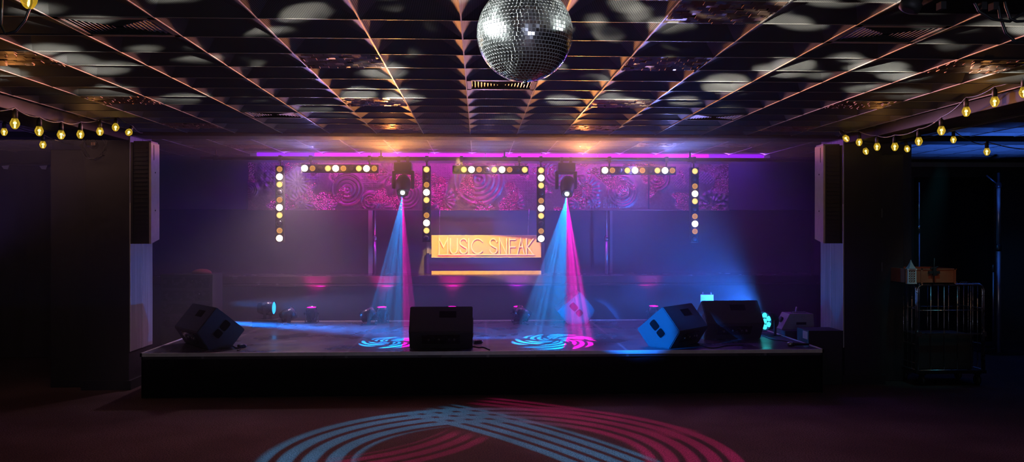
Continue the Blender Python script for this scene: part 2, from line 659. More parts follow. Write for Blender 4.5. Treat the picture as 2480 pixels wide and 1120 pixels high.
# stage side walls
for nm, x in (('wall_stage_left', -4.75), ('wall_stage_right', 5.05)):
    bm = BM()
    s = -1 if x < 0 else 1
    box(bm, min(x, x + s * 0.1), max(x, x + s * 0.1), PY1, YW + 0.1, 0, ZC + 0.05)
    struct(nm, bm, MT['wall'])
    bm = BM()
    xi, xo = (PL_IN - 0.46, -4.75) if x < 0 else (PR_IN + 0.42, 5.05)
    box(bm, min(xi, xo), max(xi, xo), PY1 - 0.12, PY1, 0, ZC + 0.05)
    struct(nm.replace('stage', 'return'), bm, MT['wall'])


def drape(name, label, x0, x1, y, z0, z1, m, folds=9, amp=0.05, along='X', group=None):
    bm = BM()
    n = folds * 10
    rnd = random.Random(int(abs(x0) * 100))
    ph = rnd.uniform(0, 6)
    rows = []
    for iz in range(7):
        z = z0 + (z1 - z0) * iz / 6
        row = []
        for k in range(n + 1):
            t = k / n
            a = amp * (0.6 + 0.4 * math.sin(t * 7 + ph)) * (1.0 - 0.45 * iz / 6)
            q = a * math.sin(t * folds * 2 * PI + 0.5 * math.sin(t * 11 + ph))
            p = (x0 + (x1 - x0) * t, y + q, z) if along == 'X' else (y + q, x0 + (x1 - x0) * t, z)
            row.append(bm.verts.new(p))
        rows.append(row)
    for a, b_ in zip(rows, rows[1:]):
        for k in range(n):
            f = bm.faces.new((a[k], a[k + 1], b_[k + 1], b_[k]))
            f.smooth = True
    o = link(name, bm, m)
    tag(o, label, 'curtain', group)
    return o


drape('stage_curtain', 'black curtain hanging in folds on the side of the stage behind the left pillar', 9.7, 12.1, -4.68, 0.02, 2.7, MT['curtain'], 7, 0.035, 'Y')
drape('stage_curtain', 'black curtain hanging in folds on the side of the stage behind the right pillar', 9.7, 12.1, 4.97, 0.02, 2.7, MT['curtain'], 7, 0.035, 'Y')
lc = drape('wall_curtain', 'dark curtain across the wall at far left, faint blue light on its folds', -7.5, -4.95, 11.25, 0.02, 2.56, MT['curtain'], 8, 0.07)
for x in (-6.45, -6.24, -5.75, -5.5):
    bm = BM()
    prism(bm, [(-0.05, 0), (0.05, 0.01), (0.03, -0.045), (-0.02, -0.04)], lambda a, b, d, x=x: (x + a, 11.17 + d, 2.56 + b), 0, 0.01)
    link('gap_patch', bm, MT['white_board'], lc)  # pale pieces standing in for the bright gaps at the curtain top
bm = BM()
tube(bm, [(-7.55, 11.25, 2.58), (-4.85, 11.25, 2.58)], 0.02)
link('rail', bm, MT['dark_metal'], lc)
bm = BM()
box(bm, XL, -4.85, 11.4, 11.5, 0, ZC + 0.03)
struct('wall_side_left', bm, MT['wall'])

# wall behind the stage: counter, wall with openings, embossed frieze
bm = BM()
box(bm, -4.75, 5.05, YW, YW + 0.1, 0, ZC + 0.03)
struct('wall_stage_back', bm, MT['shutter'])


def xs(px, Y):
    return PY(px, 560, Y).x


def zs(py, Y, px=1160):
    return PY(px, py, Y).z


YL = 11.62
t = thing('bar_counter', 'long dark polished counter along the wall behind the stage', 'counter', (0.15, YL, 0))
bm = BM()
box(bm, -4.7, 4.7, 0.03, YW - YL - 0.005, 0, zs(690, YL), 0)
link('front_panel', bm, mat('counter_front', (0.05, 0.042, 0.055), 0.45), t)
bm = BM()
box(bm, -4.72, 4.72, -0.02, 0.05, zs(693, YL), zs(688, YL), 0, None, 0.004)
link('moulding', bm, MT['ledge'], t)
bm = BM()
box(bm, -4.72, 4.72, 0.0, YW - YL - 0.005, zs(688, YL), zs(668, YL), 0, None, 0.012)
link('worktop', bm, MT['ledge'], t)

YFZ = 11.9
# piers beside the openings, a pale middle panel
bm = BM()
xa, xb = xs(1040, YW), xs(1312, YW)
box(bm, xa, xb, YW - 0.02, YW, zs(668, YL) - 0.1, 2.1)
struct('wall_panel_middle', bm, MT['back_wall'])
for nm, p0, p1 in (('trim_6', 893, 903), ('trim_7', 1476, 1482), ('trim_8', 1034, 1040), ('trim_9', 1312, 1318)):
    bm = BM()
    box(bm, xs(p0, YW), xs(p1, YW), YW - 0.05, YW, zs(668, YL) - 0.1, 2.1)
    struct(nm, bm, MT['white_board'] if nm == 'trim_6' else MT['back_wall'])
for x, l in ((908, 'thin chrome pole on the counter left of the sign'), (1469, 'thin chrome pole on the counter right of the sign')):
    X = xs(x, 12.1)
    zt = zs(668, YL) 
    t = thing('pole', l, 'pole', (X, 12.1, zt), 0, 'poles on the counter')
    bm = BM()
    tube(bm, [(0, 0, 0), (0, 0, 0.5)], 0.022, 12)
    link('lower_tube', bm, MT['pole'], t)
    bm = BM()
    tube(bm, [(0, 0, 0.5), (0, 0, 2.05 - zt)], 0.015, 12)
    link('upper_tube', bm, MT['pole'], t)
    bm = BM()
    lathe(bm, [(0.026, 0.48), (0.03, 0.5), (0.03, 0.54), (0.02, 0.56)], 12)
    link('collar', bm, MT['steel'], t)


def relief(u, v, feats):
    """height of the embossed picture at (u, v) in metres"""
    h = 0.0
    for kind, cu, cv, r, k in feats:
        d = math.hypot(u - cu, v - cv)
        if d < r:
            w = min(1.0, (r - d) / (0.2 * r))
            if kind == 'ring':
                h += w * 0.022 * (0.5 + 0.5 * math.cos(d / r * k * 2 * PI)) ** 2 + 0.012 * w
            elif kind == 'fan':
                a = math.atan2(v - cv, u - cu)
                h += w * 0.022 * (0.5 + 0.5 * math.cos(a * k)) * (0.4 + 0.6 * abs(math.cos(d / r * 9)))
            elif kind == 'dots':
                q = 2 * PI / (r / k)
                h += w * 0.02 * max(0, math.cos(u * q) * math.cos(v * q))
            elif kind == 'dome':
                h += 0.03 * math.sqrt(max(0, 1 - (d / r) ** 2))
    return h


ZF0, ZF1 = zs(506, YFZ), zs(396, YFZ)
PAN = [(600, 688, 'embossed copper relief panel at the dim left end of the frieze'),
       (690, 1036, 'embossed copper relief panel with a big ringed disc, left of the sign'),
       (1040, 1310, 'embossed copper relief panel directly above the sign'),
       (1314, 1570, 'embossed copper relief panel right of the sign, behind the second moving head'),
       (1572, 1672, 'narrow embossed copper relief panel at the right end of the lit frieze'),
       (1674, 1765, 'embossed copper relief panel at the dim right end of the frieze')]
for k, (p0, p1, l) in enumerate(PAN):
    X0, X1 = xs(p0, YFZ), xs(p1, YFZ)
    W, HH = X1 - X0 - 0.01, ZF1 - ZF0
    rnd = random.Random(20 + k)
    fe = []
    if k == 1:
        fe = [('ring', 0.88, 0.27, 0.27, 5), ('dome', 0.88, 0.27, 0.12, 1), ('fan', 0.17, 0.37, 0.2, 16), ('fan', 0.22, 0.08, 0.2, 18), ('dots', 0.33, 0.5, 0.18, 7), ('ring', 1.2, 0.1, 0.16, 4), ('fan', 1.5, 0.5, 0.24, 14), ('dots', 1.22, 0.42, 0.14, 5), ('fan', 1.35, 0.02, 0.18, 14), ('ring', 1.72, 0.2, 0.24, 5)]
    elif k == 2:
        fe = [('ring', 0.7, 0.42, 0.42, 6), ('dome', 0.7, 0.45, 0.18, 1), ('fan', 0.2, 0.12, 0.2, 14), ('dots', 1.3, 0.25, 0.25, 8), ('fan', 1.2, 0.05, 0.18, 15), ('dots', 0.15, 0.5, 0.18, 6)]
    elif k == 3:
        fe = [('ring', 0.2, 0.52, 0.24, 5), ('dots', 0.42, 0.36, 0.14, 5), ('fan', 0.62, 0.28, 0.24, 18), ('dome', 0.55, 0.4, 0.09, 1), ('fan', 0.5, 0.08, 0.13, 12), ('fan', 0.72, 0.1, 0.12, 12), ('ring', 1.15, 0.25, 0.25, 6), ('dome', 1.15, 0.25, 0.1, 1), ('dots', 1.0, 0.1, 0.16, 6)]
    else:
        for q in range(5):
            fe.append((rnd.choice(['ring', 'fan', 'dots']), rnd.uniform(0, W), rnd.uniform(0, HH), rnd.uniform(0.14, 0.26), rnd.choice([5, 6, 14])))
    nu, nv = max(20, int(W / 0.0095)), int(HH / 0.0095)
    bm = BM()
    g = [[bm.verts.new((X0 + 0.005 + W * a / nu, YFZ - relief(W * a / nu, HH * b_ / nv, fe), ZF0 + HH * b_ / nv)) for a in range(nu + 1)] for b_ in range(nv + 1)]
    for b_ in range(nv):
        for a in range(nu):
            f = bm.faces.new((g[b_][a], g[b_][a + 1], g[b_ + 1][a + 1], g[b_ + 1][a]))
            f.smooth = True
    o = link('relief_panel', bm, MT['frieze'])
    tag(o, l, 'wall relief', 'embossed frieze panels')
bm = BM()
box(bm, -4.75, 5.05, YFZ + 0.01, YW, ZF0 - 0.01, ZC + 0.02)
struct('wall_frieze', bm, MT['shutter'])
bm = BM()
box(bm, xs(600, YFZ), xs(1765, YFZ), YFZ - 0.03, YFZ + 0.02, ZF0 - 0.025, ZF0 - 0.003, 0, None, 0.003)
struct('trim_10', bm, MT['frieze'])

# ------------------------------------------------------------------ stage
t = thing('stage_platform', 'low black stage platform with a pale edge strip', 'stage', ((SX0 + SX1) / 2, SY0, 0))
w = (SX1 - SX0) / 2
dp = SY1 - SY0
bm = BM()
box(bm, -w + 0.02, w - 0.02, 0.02, dp, ZS - 0.06, ZS, 0, None, 0.004)
link('deck', bm, MT['stage'], t)
bm = BM()
box(bm, -w, w, 0.004, 0.02, ZS - 0.03, ZS + 0.006)
box(bm, -w, -w + 0.02, 0.004, dp, ZS - 0.03, ZS + 0.006)
box(bm, w - 0.02, w, 0.004, dp, ZS - 0.03, ZS + 0.006)
link('edge_strip', bm, MT['tape'], t)
bm = BM()
box(bm, -w + 0.02, w - 0.02, dp, dp + 0.016, ZS - 0.03, ZS + 0.012)
link('rear_strip', bm, MT['tape'], t)
bm = BM()                                           # skirt with gentle folds
n = 260
for (fa, fb, L) in ((lambda s: (-w + 2 * w * s, 0.02), (0, 1), 2 * w), (lambda s: (-w + 0.01, dp * s), (1, 0), dp), (lambda s: (w - 0.01, dp * s), (1, 0), dp)):
    pr = None
    for k in range(n + 1):
        s = k / n
        x, y = fa(s)
        q = 0.008 * math.sin(s * L * 2 * PI / 0.33) + 0.008
        vv = [bm.verts.new((x + q * fb[0] * (1 if x < 0 else -1), y + q * fb[1] + 0.012 * fb[1], z)) for z in (0.004, ZS - 0.02)]
        if pr:
            f = bm.faces.new((pr[0], vv[0], vv[1], pr[1]))
            f.smooth = True
        pr = vv
link('skirt', bm, MT['black_cloth'], t)
bm = BM()
box(bm, -w + 0.04, w - 0.04, 0.05, dp - 0.01, 0, ZS - 0.06)
link('understructure', bm, MT['black'], t)

# ------------------------------------------------------------------ floor monitors
PROF = [(0.12, 0.0), (0.24, 0.19), (0.035, 0.44), (-0.28, 0.18), (-0.13, 0.0)]   # (towards the back panel, up)


def wedge(label, loc, rot, L=0.68, s=1.0):
    t = thing('floor_monitor', label, 'stage monitor', loc, rot, 'floor monitor speakers')
    hw = L / 2
    fn = lambda a, b, d: (d, -a * s, b * s)
    bm = BM()
    vs, fs = prism(bm, PROF, fn, -hw, hw)
    bmesh.ops.bevel(bm, geom=list({e for f in fs for e in f.edges}), offset=0.008, segments=2, affect='EDGES')
    link('cabinet', bm, MT['wedge'], t)
    # grille on the face to the players
    a = Vector((0.035, 0.44)) * s
    b_ = Vector((-0.28, 0.18)) * s
    nrm = Vector((-(a.y - b_.y), (a.x - b_.x))).normalized()
    bm = BM()
    q = [a.lerp(b_, 0.06), a.lerp(b_, 0.94)]
    pr = [q[0] - nrm * 0.002, q[1] - nrm * 0.002, q[1] + nrm * 0.008, q[0] + nrm * 0.008]
    prism(bm, [(p.x, p.y) for p in pr], lambda a, b, d: (d, -a, b), -hw + 0.04, hw - 0.04)
    link('grille', bm, MT['grille'], t)
    # connector plate on the lower back, jacks and knobs
    a, b_ = Vector((0.12, 0.0)) * s, Vector((0.24, 0.19)) * s
    nrm = Vector((0.19, -0.12)).normalized()
    q = [a.lerp(b_, 0.3), a.lerp(b_, 0.82)]
    pr = [q[0] - nrm * 0.002, q[1] - nrm * 0.002, q[1] + nrm * 0.004, q[0] + nrm * 0.004]
    bm = BM()
    prism(bm, [(p.x, p.y) for p in pr], lambda a, b, d: (d, -a, b), -0.2, 0.2)
    cp = link('connector_plate', bm, MT['black_gloss'], t)
    mid = a.lerp(b_, 0.56) + nrm * 0.004
    for x in (-0.13, -0.02, 0.09, 0.14):
        bm = BM()
        p0 = Vector((x, -mid.x, mid.y))
        d = Vector((0, -nrm.x, nrm.y))
        tube(bm, [p0, p0 + d * 0.012], 0.011, 10)
        link('jack', bm, MT['jack'], cp)
    # badge on the upper back
    a, b_ = Vector((0.24, 0.19)) * s, Vector((0.035, 0.44)) * s
    nrm = Vector((0.25, 0.205)).normalized()
    q = [a.lerp(b_, 0.55), a.lerp(b_, 0.8)]
    pr = [q[0] - nrm * 0.002, q[1] - nrm * 0.002, q[1] + nrm * 0.003, q[0] + nrm * 0.003]
    bm = BM()
    prism(bm, [(p.x, p.y) for p in pr], lambda a, b, d: (d, -a, b), -0.02, 0.16)
    link('badge', bm, MT['handle_dark'], t)
    # slanted handles in the two ends: a frame and black plates painted as shaded recesses
    for sd in (-1, 1):
        c0 = Vector((-0.02, 0.2)) * s
        for (off, ww, hh) in ((-0.055, 0.055, 0.042), (0.055, 0.042, 0.042)):
            dirv = Vector((0.68, -0.73))
            per = Vector((0.73, 0.68))
            cc = c0 + dirv * off
            for nm, g, th, m in (('handle_rim', 0.008, 0.004, MT['wedge']), ('recess_shade', 0.0, 0.006, MT['handle_dark'])):
                pts = []
                for ang in range(16):
                    th_ = 2 * PI * ang / 16
                    cx, cy = math.cos(th_), math.sin(th_)
                    sx = math.copysign(abs(cx) ** 0.45, cx) * (ww + g)
                    sy = math.copysign(abs(cy) ** 0.45, cy) * (hh + g)
                    p = cc + dirv * sx + per * sy
                    pts.append((p.x, p.y))
                bm = BM()
                prism(bm, pts, lambda a, b, d: (d, -a, b), sd * (hw - 0.004), sd * (hw + th))
                link(nm, bm, m, t)
    return t


def on_stage(px, py):
    return PZ(px, py, ZS)


p = on_stage(1068, 846)
wedge('black floor monitor alone at the middle of the front stage edge', (p.x, p.y + 0.16, ZS), 0, 0.665)
p = on_stage(492, 843)
wedge('black floor monitor turned on the front left corner of the stage', (p.x - 0.02, p.y + 0.2, ZS), R(-52), 0.7)
p = on_stage(1645, 842)
wedge('black floor monitor with blue-lit end panel, in front of its neighbour at the right', (p.x, p.y + 0.21, ZS), R(48), 0.66)
p = on_stage(1773, 822)
wedge('black floor monitor standing square behind the blue-ended one, teal lamp at its side', (p.x, p.y + 0.14, ZS), R(4), 0.68)
p = on_stage(1400, 787)
wedge('floor monitor at the stage rear seen end-on, lit blue under the right beam', (p.x, p.y + 0.3, ZS), R(90), 0.6, 0.98)

# ------------------------------------------------------------------ lamp battens
BR, MI, DI, OF = 'bright', 'mid', 'dim', 'off'
PITCH = 0.1018


def batten(label, x, y, z, vert, pattern):
    t = thing('lamp_batten', label, 'stage light', (x, y, z), 0, 'warm lamp battens')
    L = PITCH * len(pattern)
    bm = BM()
    a, b_ = -PITCH / 2, L - PITCH / 2
    if vert:
        box(bm, -0.055, 0.055, 0.0, 0.1, -b_, -a, 0, None, 0.006)
    else:
        box(bm, a, b_, 0.0, 0.1, -0.055, 0.055, 0, None, 0.006)
    link('housing', bm, MT['lamp_house'], t)
    for k, s in enumerate(pattern):
        c = Vector((0, 0, -k * PITCH)) if vert else Vector((k * PITCH, 0, 0))
        bm = BM()
        M = Matrix.Translation(c) @ Matrix.Rotation(PI / 2, 4, 'X')
        lathe(bm, [(0.049, -0.002), (0.049, 0.008), (0.043, 0.008), (0.041, 0.002)], 20, M, 0, True, False)
        rim = link('lamp', bm, MT['lamp_house'], t)
        bm = BM()
        r = {BR: 0.046, MI: 0.04, DI: 0.037, OF: 0.037}[s]
        lathe(bm, [(r, 0.0), (r * 0.92, 0.010), (r * 0.7, 0.019), (r * 0.4, 0.024), (0.002, 0.026)], 20, M)
        link('lens', bm, {BR: MT['lamp_bright'], MI: MT['lamp_mid'], DI: MT['lamp_dim'], OF: MT['lamp_off']}[s], rim)
    # clamps up to the pipe
    bm = BM()
    pts = [Vector((0, 0.06, 0.0))] if vert else [Vector((a + 0.12, 0.06, 0)), Vector((b_ - 0.12, 0.06, 0))]
    for q in pts:
        tube(bm, [q + Vector((0, 0, 0.04)), (q.x, 0.06, 2.635 - z)], 0.012, 8)
        for y in (0.02, 0.094):
            box(bm, q.x - 0.02, q.x + 0.02, y, y + 0.006, 2.625 - z, 2.705 - z)
        box(bm, q.x - 0.02, q.x + 0.02, 0.028, 0.092, 2.625 - z, 2.64 - z)
    link('clamp', bm, MT['dark_metal'], t)
    return t


YBT = 11.05
BAT = [('upright warm lamp batten at the left end of the lit frieze', 677, 410, True, [DI, BR, MI, OF, DI, BR, MI, OF, DI, BR]),
       ('upright warm lamp batten beside the left end of the sign', 1033, 411, True, [MI, OF, DI, BR, MI, OF, DI, BR, MI, OF]),
       ('upright warm lamp batten ending on the right end of the sign', 1310.5, 413, True, [MI, BR, MI, OF, DI, BR, MI, OF, DI, BR]),
       ('upright warm lamp batten at the right end of the lit frieze', 1683, 415, True, [MI, OF, DI, BR, MI, OF, DI, BR, DI, OF]),
       ('level warm lamp batten left of the first moving head', 738, 408, False, [BR, DI, OF, MI, BR, DI, OF, MI, BR, DI]),
       ('level warm lamp batten above the sign', 1105, 411, False, [OF, MI, BR, DI, OF, MI, BR, DI, OF, MI]),
       ('level warm lamp batten right of the second moving head', 1465, 413, False, [BR, DI, OF, MI, BR, DI, OF, MI, BR, DI])]
for (l, px, py, v, pat) in BAT:
    q = PY(px, py, YBT)
    batten(l, q.x, YBT, q.z, v, pat)

# pipe carrying the lights
p0, p1 = PY(600, 386, 11.15), PY(1960, 388, 11.15)
t = thing('lighting_pipe', 'long black pipe under the ceiling that carries the stage lights', 'lighting pipe', ((p0.x + p1.x) / 2, 11.11, 2.67))
L = (p1.x - p0.x) / 2 + 0.6
bm = BM()
tube(bm, [(-L, 0, 0), (L, 0, 0)], 0.026, 12)
link('tube', bm, MT['dark_metal'], t)
for q in (-L + 0.2, -L * 0.5 + 0.17, -0.38, L * 0.45 + 0.16, L - 0.3):
    bm = BM()
    tube(bm, [(q, 0, 0.01), (q, 0, 0.13)], 0.012, 8)
    box(bm, q - 0.03, q + 0.03, -0.035, 0.035, -0.032, 0.032)
    link('hanger', bm, MT['dark_metal'], t)

# magenta led tube along the edge of the ceiling
YLED = 11.5
a, b_ = PY(622, 375, YLED), PY(1850, 377, YLED)
t = thing('led_strip', 'long glowing magenta and violet light strip under the rear edge of the ceiling', 'light strip', ((a.x + b_.x) / 2, YLED, (a.z + b_.z) / 2))
L = (b_.x - a.x) / 2
n = 9
for k in range(n):
    x0, x1 = -L + 2 * L * k / n, -L + 2 * L * (k + 1) / n
    bm = BM()
    tube(bm, [(x0 + 0.006, 0, 0), (x1 - 0.006, 0, 0)], 0.028, 10)
    link('tube', bm, MT['led_violet'] if k in (0, n - 1) else MT['led_magenta'], t)
bm = BM()
box(bm, -L - 0.1, L + 0.1, 0.03, 0.08, -0.05, 0.06)
box(bm, -L - 0.1, L + 0.1, -0.05, 0.08, -0.06, -0.045)
link('tray', bm, MT['white_plastic'], t)

# ------------------------------------------------------------------ moving heads
HEADS = []
for (px, py, tgt, l) in ((975, 468, (945, 828), 'black moving head light hanging over the stage left of the sign, beam on'),
                         (1373, 471, (1345, 824), 'black moving head light hanging over the stage right of the sign, beam on')):
    q = PY(px, py, 10.98)
    tg = on_stage(*tgt)
    aim = (tg - q).normalized()
    t = thing('moving_head', l, 'stage light', (q.x, 11.1, 2.665), 0, 'moving head lights')
    top = 2.665
    bm = BM()
    box(bm, -0.12, 0.12, -0.11, 0.11, -0.16, -0.05, 0, None, 0.015)
    link('base', bm, MT['black'], t)
    bm = BM()
    for sx in (-0.06, 0.06):
        box(bm, sx - 0.02, sx + 0.02, -0.03, 0.03, -0.05, 0.03)
    link('clamp', bm, MT['dark_metal'], t)
    bm = BM()
    for sx in (-1, 1):
        box(bm, sx * 0.125 - 0.022, sx * 0.125 + 0.022, -0.05, 0.05, -0.4, -0.16, 0, None, 0.012)
    box(bm, -0.14, 0.14, -0.05, 0.05, -0.2, -0.165, 0, None, 0.01)
    link('yoke', bm, MT['black'], t)
    piv = Vector((0, 0, -0.34))
    lens = q - Vector((q.x, 11.1, 2.665))
    X_, Y_, Z_ = frame_z(aim)
    M = Matrix.Translation(lens) @ Matrix((X_, Y_, Z_)).transposed().to_4x4()
    bm = BM()
    lathe(bm, [(0.04, -0.29), (0.085, -0.27), (0.1, -0.2), (0.1, -0.12), (0.08, -0.03), (0.075, 0.0), (0.06, 0.0), (0.058, -0.02)], 20, M)
    hd = link('head', bm, MT['black'], t)
    bm = BM()
    lathe(bm, [(0.03, -0.012), (0.028, 0.004), (0.015, 0.010), (0.001, 0.012)], 16, M)
    link('lens', bm, MT['white_lens'], hd)
    HEADS.append((q + aim * 0.06, aim, tg))

# ------------------------------------------------------------------ sign and plank
YSG = 11.8
a, b_ = PY(1045, 570, YSG), PY(1310.5, 624, YSG)
t = thing('sign', 'orange sign board with raised deco lettering MUSIC SNEAK hanging on two wires', 'sign', ((a.x + b_.x) / 2, YSG, b_.z))
W, HS = (b_.x - a.x) / 2, a.z - b_.z
bm = BM()
box(bm, -W, W, 0, 0.04, 0, HS, 0, None, 0.003)
link('board', bm, MT['sign_face'], t)
bm = BM()
for z in (0.0, HS - 0.008):
    box(bm, -W, W, -0.006, 0.0, z, z + 0.008)
link('rim', bm, MT['sign_letter'], t)
U0, U1, V0, V1 = 155, 1812, 432, 776


def sg(u, v):
    return Vector((-W + 2 * W * (u - U0) / (U1 - U0), -0.012, HS * (1 - (v - V0) / (V1 - V0))))


def arc(cx, cy, rx, ry, a0, a1, n=14):
    return [(cx + rx * math.cos(R(a0 + (a1 - a0) * k / n)), cy - ry * math.sin(R(a0 + (a1 - a0) * k / n))) for k in range(n + 1)]


def s_shape(x):
    return arc(x, 543, 50, 55, 10, 225, 12) + [(x + 18, 617)] + arc(x + 3, 660, 52, 52, 45, -180, 12)


LET = [('M', [[(270, 728), (270, 485), (337, 612), (398, 485), (398, 728)]]),
       ('U', [[(440, 485), (440, 640)] + arc(492, 645, 52, 70, 180, 360, 12) + [(545, 640), (545, 485)]]),
       ('S', [s_shape(636)]), ('I', [[(717, 487), (717, 728)]]),
       ('C', [arc(850, 602, 92, 112, 42, 318, 20)]),
       ('S', [s_shape(1086)]),
       ('N', [[(1180, 728), (1180, 487), (1290, 728), (1290, 487)]]),
       ('E', [[(1330, 487), (1330, 728)], [(1330, 497), (1418, 497)], [(1330, 612), (1415, 612)]]),
       ('A', [[(1450, 728), (1505, 487), (1556, 728)], [(1476, 612), (1532, 612)]]),
       ('K', [[(1588, 487), (1588, 728)], [(1690, 490), (1598, 612), (1692, 728)]]),
       ('rail', [[(262, 733), (1702, 733)]])]


def ribbon(bm, pts, hw, y0, y1):
    """a stroke of constant width with mitred corners"""
    P = [Vector((p.x, p.z)) for p in pts]
    n = len(P)
    L, Rr = [], []
    for k in range(n):
        d0 = (P[k] - P[k - 1]).normalized() if k else None
        d1 = (P[k + 1] - P[k]).normalized() if k < n - 1 else None
        d0, d1 = d0 or d1, d1 or d0
        m = Vector((-(d0.y + d1.y), d0.x + d1.x))
        m = m.normalized() if m.length > 1e-6 else Vector((-d0.y, d0.x))
        c = max(0.3, m.dot(Vector((-d0.y, d0.x))))
        e = P[k] - d1 * hw * 0.9 if k == 0 else (P[k] + d0 * hw * 0.9 if k == n - 1 else P[k])
        L.append(e + m * hw / c)
        Rr.append(e - m * hw / c)
    q = [[bm.verts.new((v.x, y, v.y)) for v in row] for y in (y0, y1) for row in (L, Rr)]
    for k in range(n - 1):
        for a, b_ in ((q[0], q[1]), (q[1], q[3]), (q[3], q[2]), (q[2], q[0])):
            bm.faces.new((a[k], a[k + 1], b_[k + 1], b_[k]))
    for k in (0, n - 1):
        bm.faces.new((q[0][k], q[1][k], q[3][k], q[2][k]))


for nm, strokes in LET:
    bm = BM()
    for n_, st in enumerate(strokes):
        ribbon(bm, [sg(*q) for q in st], 0.0085, -0.024 + 0.0012 * n_ + (0.002 if nm == 'rail' else 0), 0.001)
    link('letter' if nm != 'rail' else 'base_rail', bm, MT['sign_letter'], t)
for (u, v0) in ((275, 205), (1610, 175)):
    bm = BM()
    q = sg(u, 470)
    e = sg(u, v0 - 150)
    tube(bm, [(q.x, 0.02, HS - 0.01), (q.x + (0.004 if u < 900 else 0.02), 0.02, e.z), (q.x, 0.1, ZF0 - 0.005 - b_.z)], 0.0035, 6)
    link('wire', bm, MT['steel'], t)
a, b_ = PY(1045, 657, 11.9), PY(1310.5, 665, 11.9)
bm = BM()
zt = zs(668, YL)
box(bm, a.x, b_.x, 11.88, 11.92, zt, a.z, 0, None, 0.004)
o = link('plank', bm, MT['wood'])
tag(o, 'pale wooden plank lying along the counter under the sign', 'plank')

# ------------------------------------------------------------------ par cans on the stage


def par(label, loc, rot, tilt, lens_mat, r=0.085, lit='lens', group='par can lights on the stage', body='black_gloss'):
    """par can on a floor bracket; rot about z, tilt of the axis above the horizon"""
    t = thing('par_light', label, 'stage light', loc, rot, group)
    hz = r + 0.05
    M = Matrix.Translation((0, 0, hz)) @ Matrix.Rotation(PI / 2 - tilt, 4, 'X')
    bm = BM()
    lathe(bm, [(r * 0.45, -0.12), (r * 0.8, -0.115), (r * 0.95, -0.06), (r, -0.05), (r, 0.09), (r * 0.92, 0.09), (r * 0.9, 0.075)], 24, M, 0, True, True)
    for q in range(6):
        lathe(bm, [(r * 0.96, -0.05 + q * 0.02), (r * 1.04, -0.045 + q * 0.02), (r * 0.96, -0.04 + q * 0.02)], 24, M, 0, True, False)
    link('body', bm, MT[body], t)
    bm = BM()
    lathe(bm, [(r * 0.9, 0.078), (r * 0.88, 0.082), (0.001, 0.088)], 24, M)
    link('lens', bm, lens_mat, t)
    bm = BM()
    for sx in (-1, 1):
        box(bm, sx * (r + 0.012) - 0.003, sx * (r + 0.012) + 0.003, -0.02, 0.02, 0.006, hz + 0.02)
        tube(bm, [(sx * r, 0, hz), (sx * (r + 0.03), 0, hz)], 0.016, 8)
    box(bm, -r - 0.015, r + 0.015, -0.02, 0.02, 0.004, 0.01)
    for sy in (-1, 1):
        box(bm, -r - 0.015, r + 0.015, sy * 0.09 - 0.015, sy * 0.09 + 0.015, 0, 0.006)
    box(bm, -0.02, 0.02, -0.1, 0.1, 0.0, 0.006)
    link('bracket', bm, MT['dark_metal'], t)
    return t


PINK = []
for (px, py, l) in ((755, 727, 'small upright par light glowing pink near the left end of the counter'),
                    (925, 722, 'upright par light glowing pink between the left pole and the centre monitor'),
                    (1095, 722, 'upright par light glowing pink below the left half of the sign'),
                    (1255, 727, 'upright par light glowing pink below the right end of the sign'),
                    (1583, 727, 'upright par light glowing faint pink in the blue smoke')):
    q = PZ(px, py + 2, 0.71)
    q.y = min(q.y, 11.36)
    q = PY(px, py, 11.3)
    r = 0.075
    t = par(l, (q.x, 11.3, ZS), 0, R(84), MT['pink_lens'], r, group='pink par uplights before the counter')
    PINK.append(Vector((q.x, 11.3, ZS + 0.25)))
UN = glow('blue_reflection', (0.0, 0.1, 0.4), 0.05)
for (px, rot, l) in ((713, 100, 'unlit black par light, first from the left on the rear stage edge'), (900, 95, 'unlit black par light on the rear stage edge left of the centre monitor'), (1262, -100, 'unlit black par light on the rear stage edge below the right end of the sign')):
    q = PZ(px, 781, ZS)
    par(l, (q.x, 11.06, ZS), R(rot), R(25), MT['black_gloss'], 0.088)
# blue par at left shining across the stage, on a short stand
q = PY(648, 727, 10.9)
par('blue par light standing near the left rear of the stage, shining across it', (q.x, 10.9, ZS + 0.1), R(84), R(0), MT['blue_lens'], 0.09)
bm = BM()
box(bm, q.x - 0.16, q.x + 0.16, 10.75, 11.05, ZS, ZS + 0.1, 0, None, 0.008)
tag(link('flight_case', bm, MT['black']), 'small flat black case under the blue par light', 'case')
BLUE_L = Vector((q.x + 0.12, 10.9, ZS + 0.24))
# teal par at the right behind the square monitor
q = PY(1857, 778, 9.75)
t = thing('led_par', 'teal glowing LED par light beside the square floor monitor at the right', 'stage light', (q.x, 9.75, ZS), R(-60))
hz = q.z - ZS
M = Matrix.Translation((0, 0, hz)) @ Matrix.Rotation(PI / 2, 4, 'X')
bm = BM()
lathe(bm, [(0.05, -0.12), (0.1, -0.1), (0.115, 0.05), (0.108, 0.05), (0.105, 0.03)], 24, M)
link('body', bm, MT['black'], t)
for k in range(7):
    bm = BM()
    ang = k * PI / 3
    c = Vector((0, 0, 0)) if k == 6 else Vector((0.07 * math.cos(ang + PI / 6), 0.07 * math.sin(ang + PI / 6), 0))
    lathe(bm, [(0.031, 0.032), (0.028, 0.046), (0.014, 0.054), (0.001, 0.056)], 14, M @ Matrix.Translation(c))
    link('led', bm, MT['teal_lens'], t)
bm = BM()
for sx in (-1, 1):
    box(bm, sx * 0.125 - 0.003, sx * 0.125 + 0.003, -0.02, 0.02, 0, hz + 0.02)
box(bm, -0.128, 0.128, -0.1, 0.1, 0, 0.006)
link('bracket', bm, MT['dark_metal'], t)
TEAL = Vector((q.x - 0.05, 9.68, q.z))
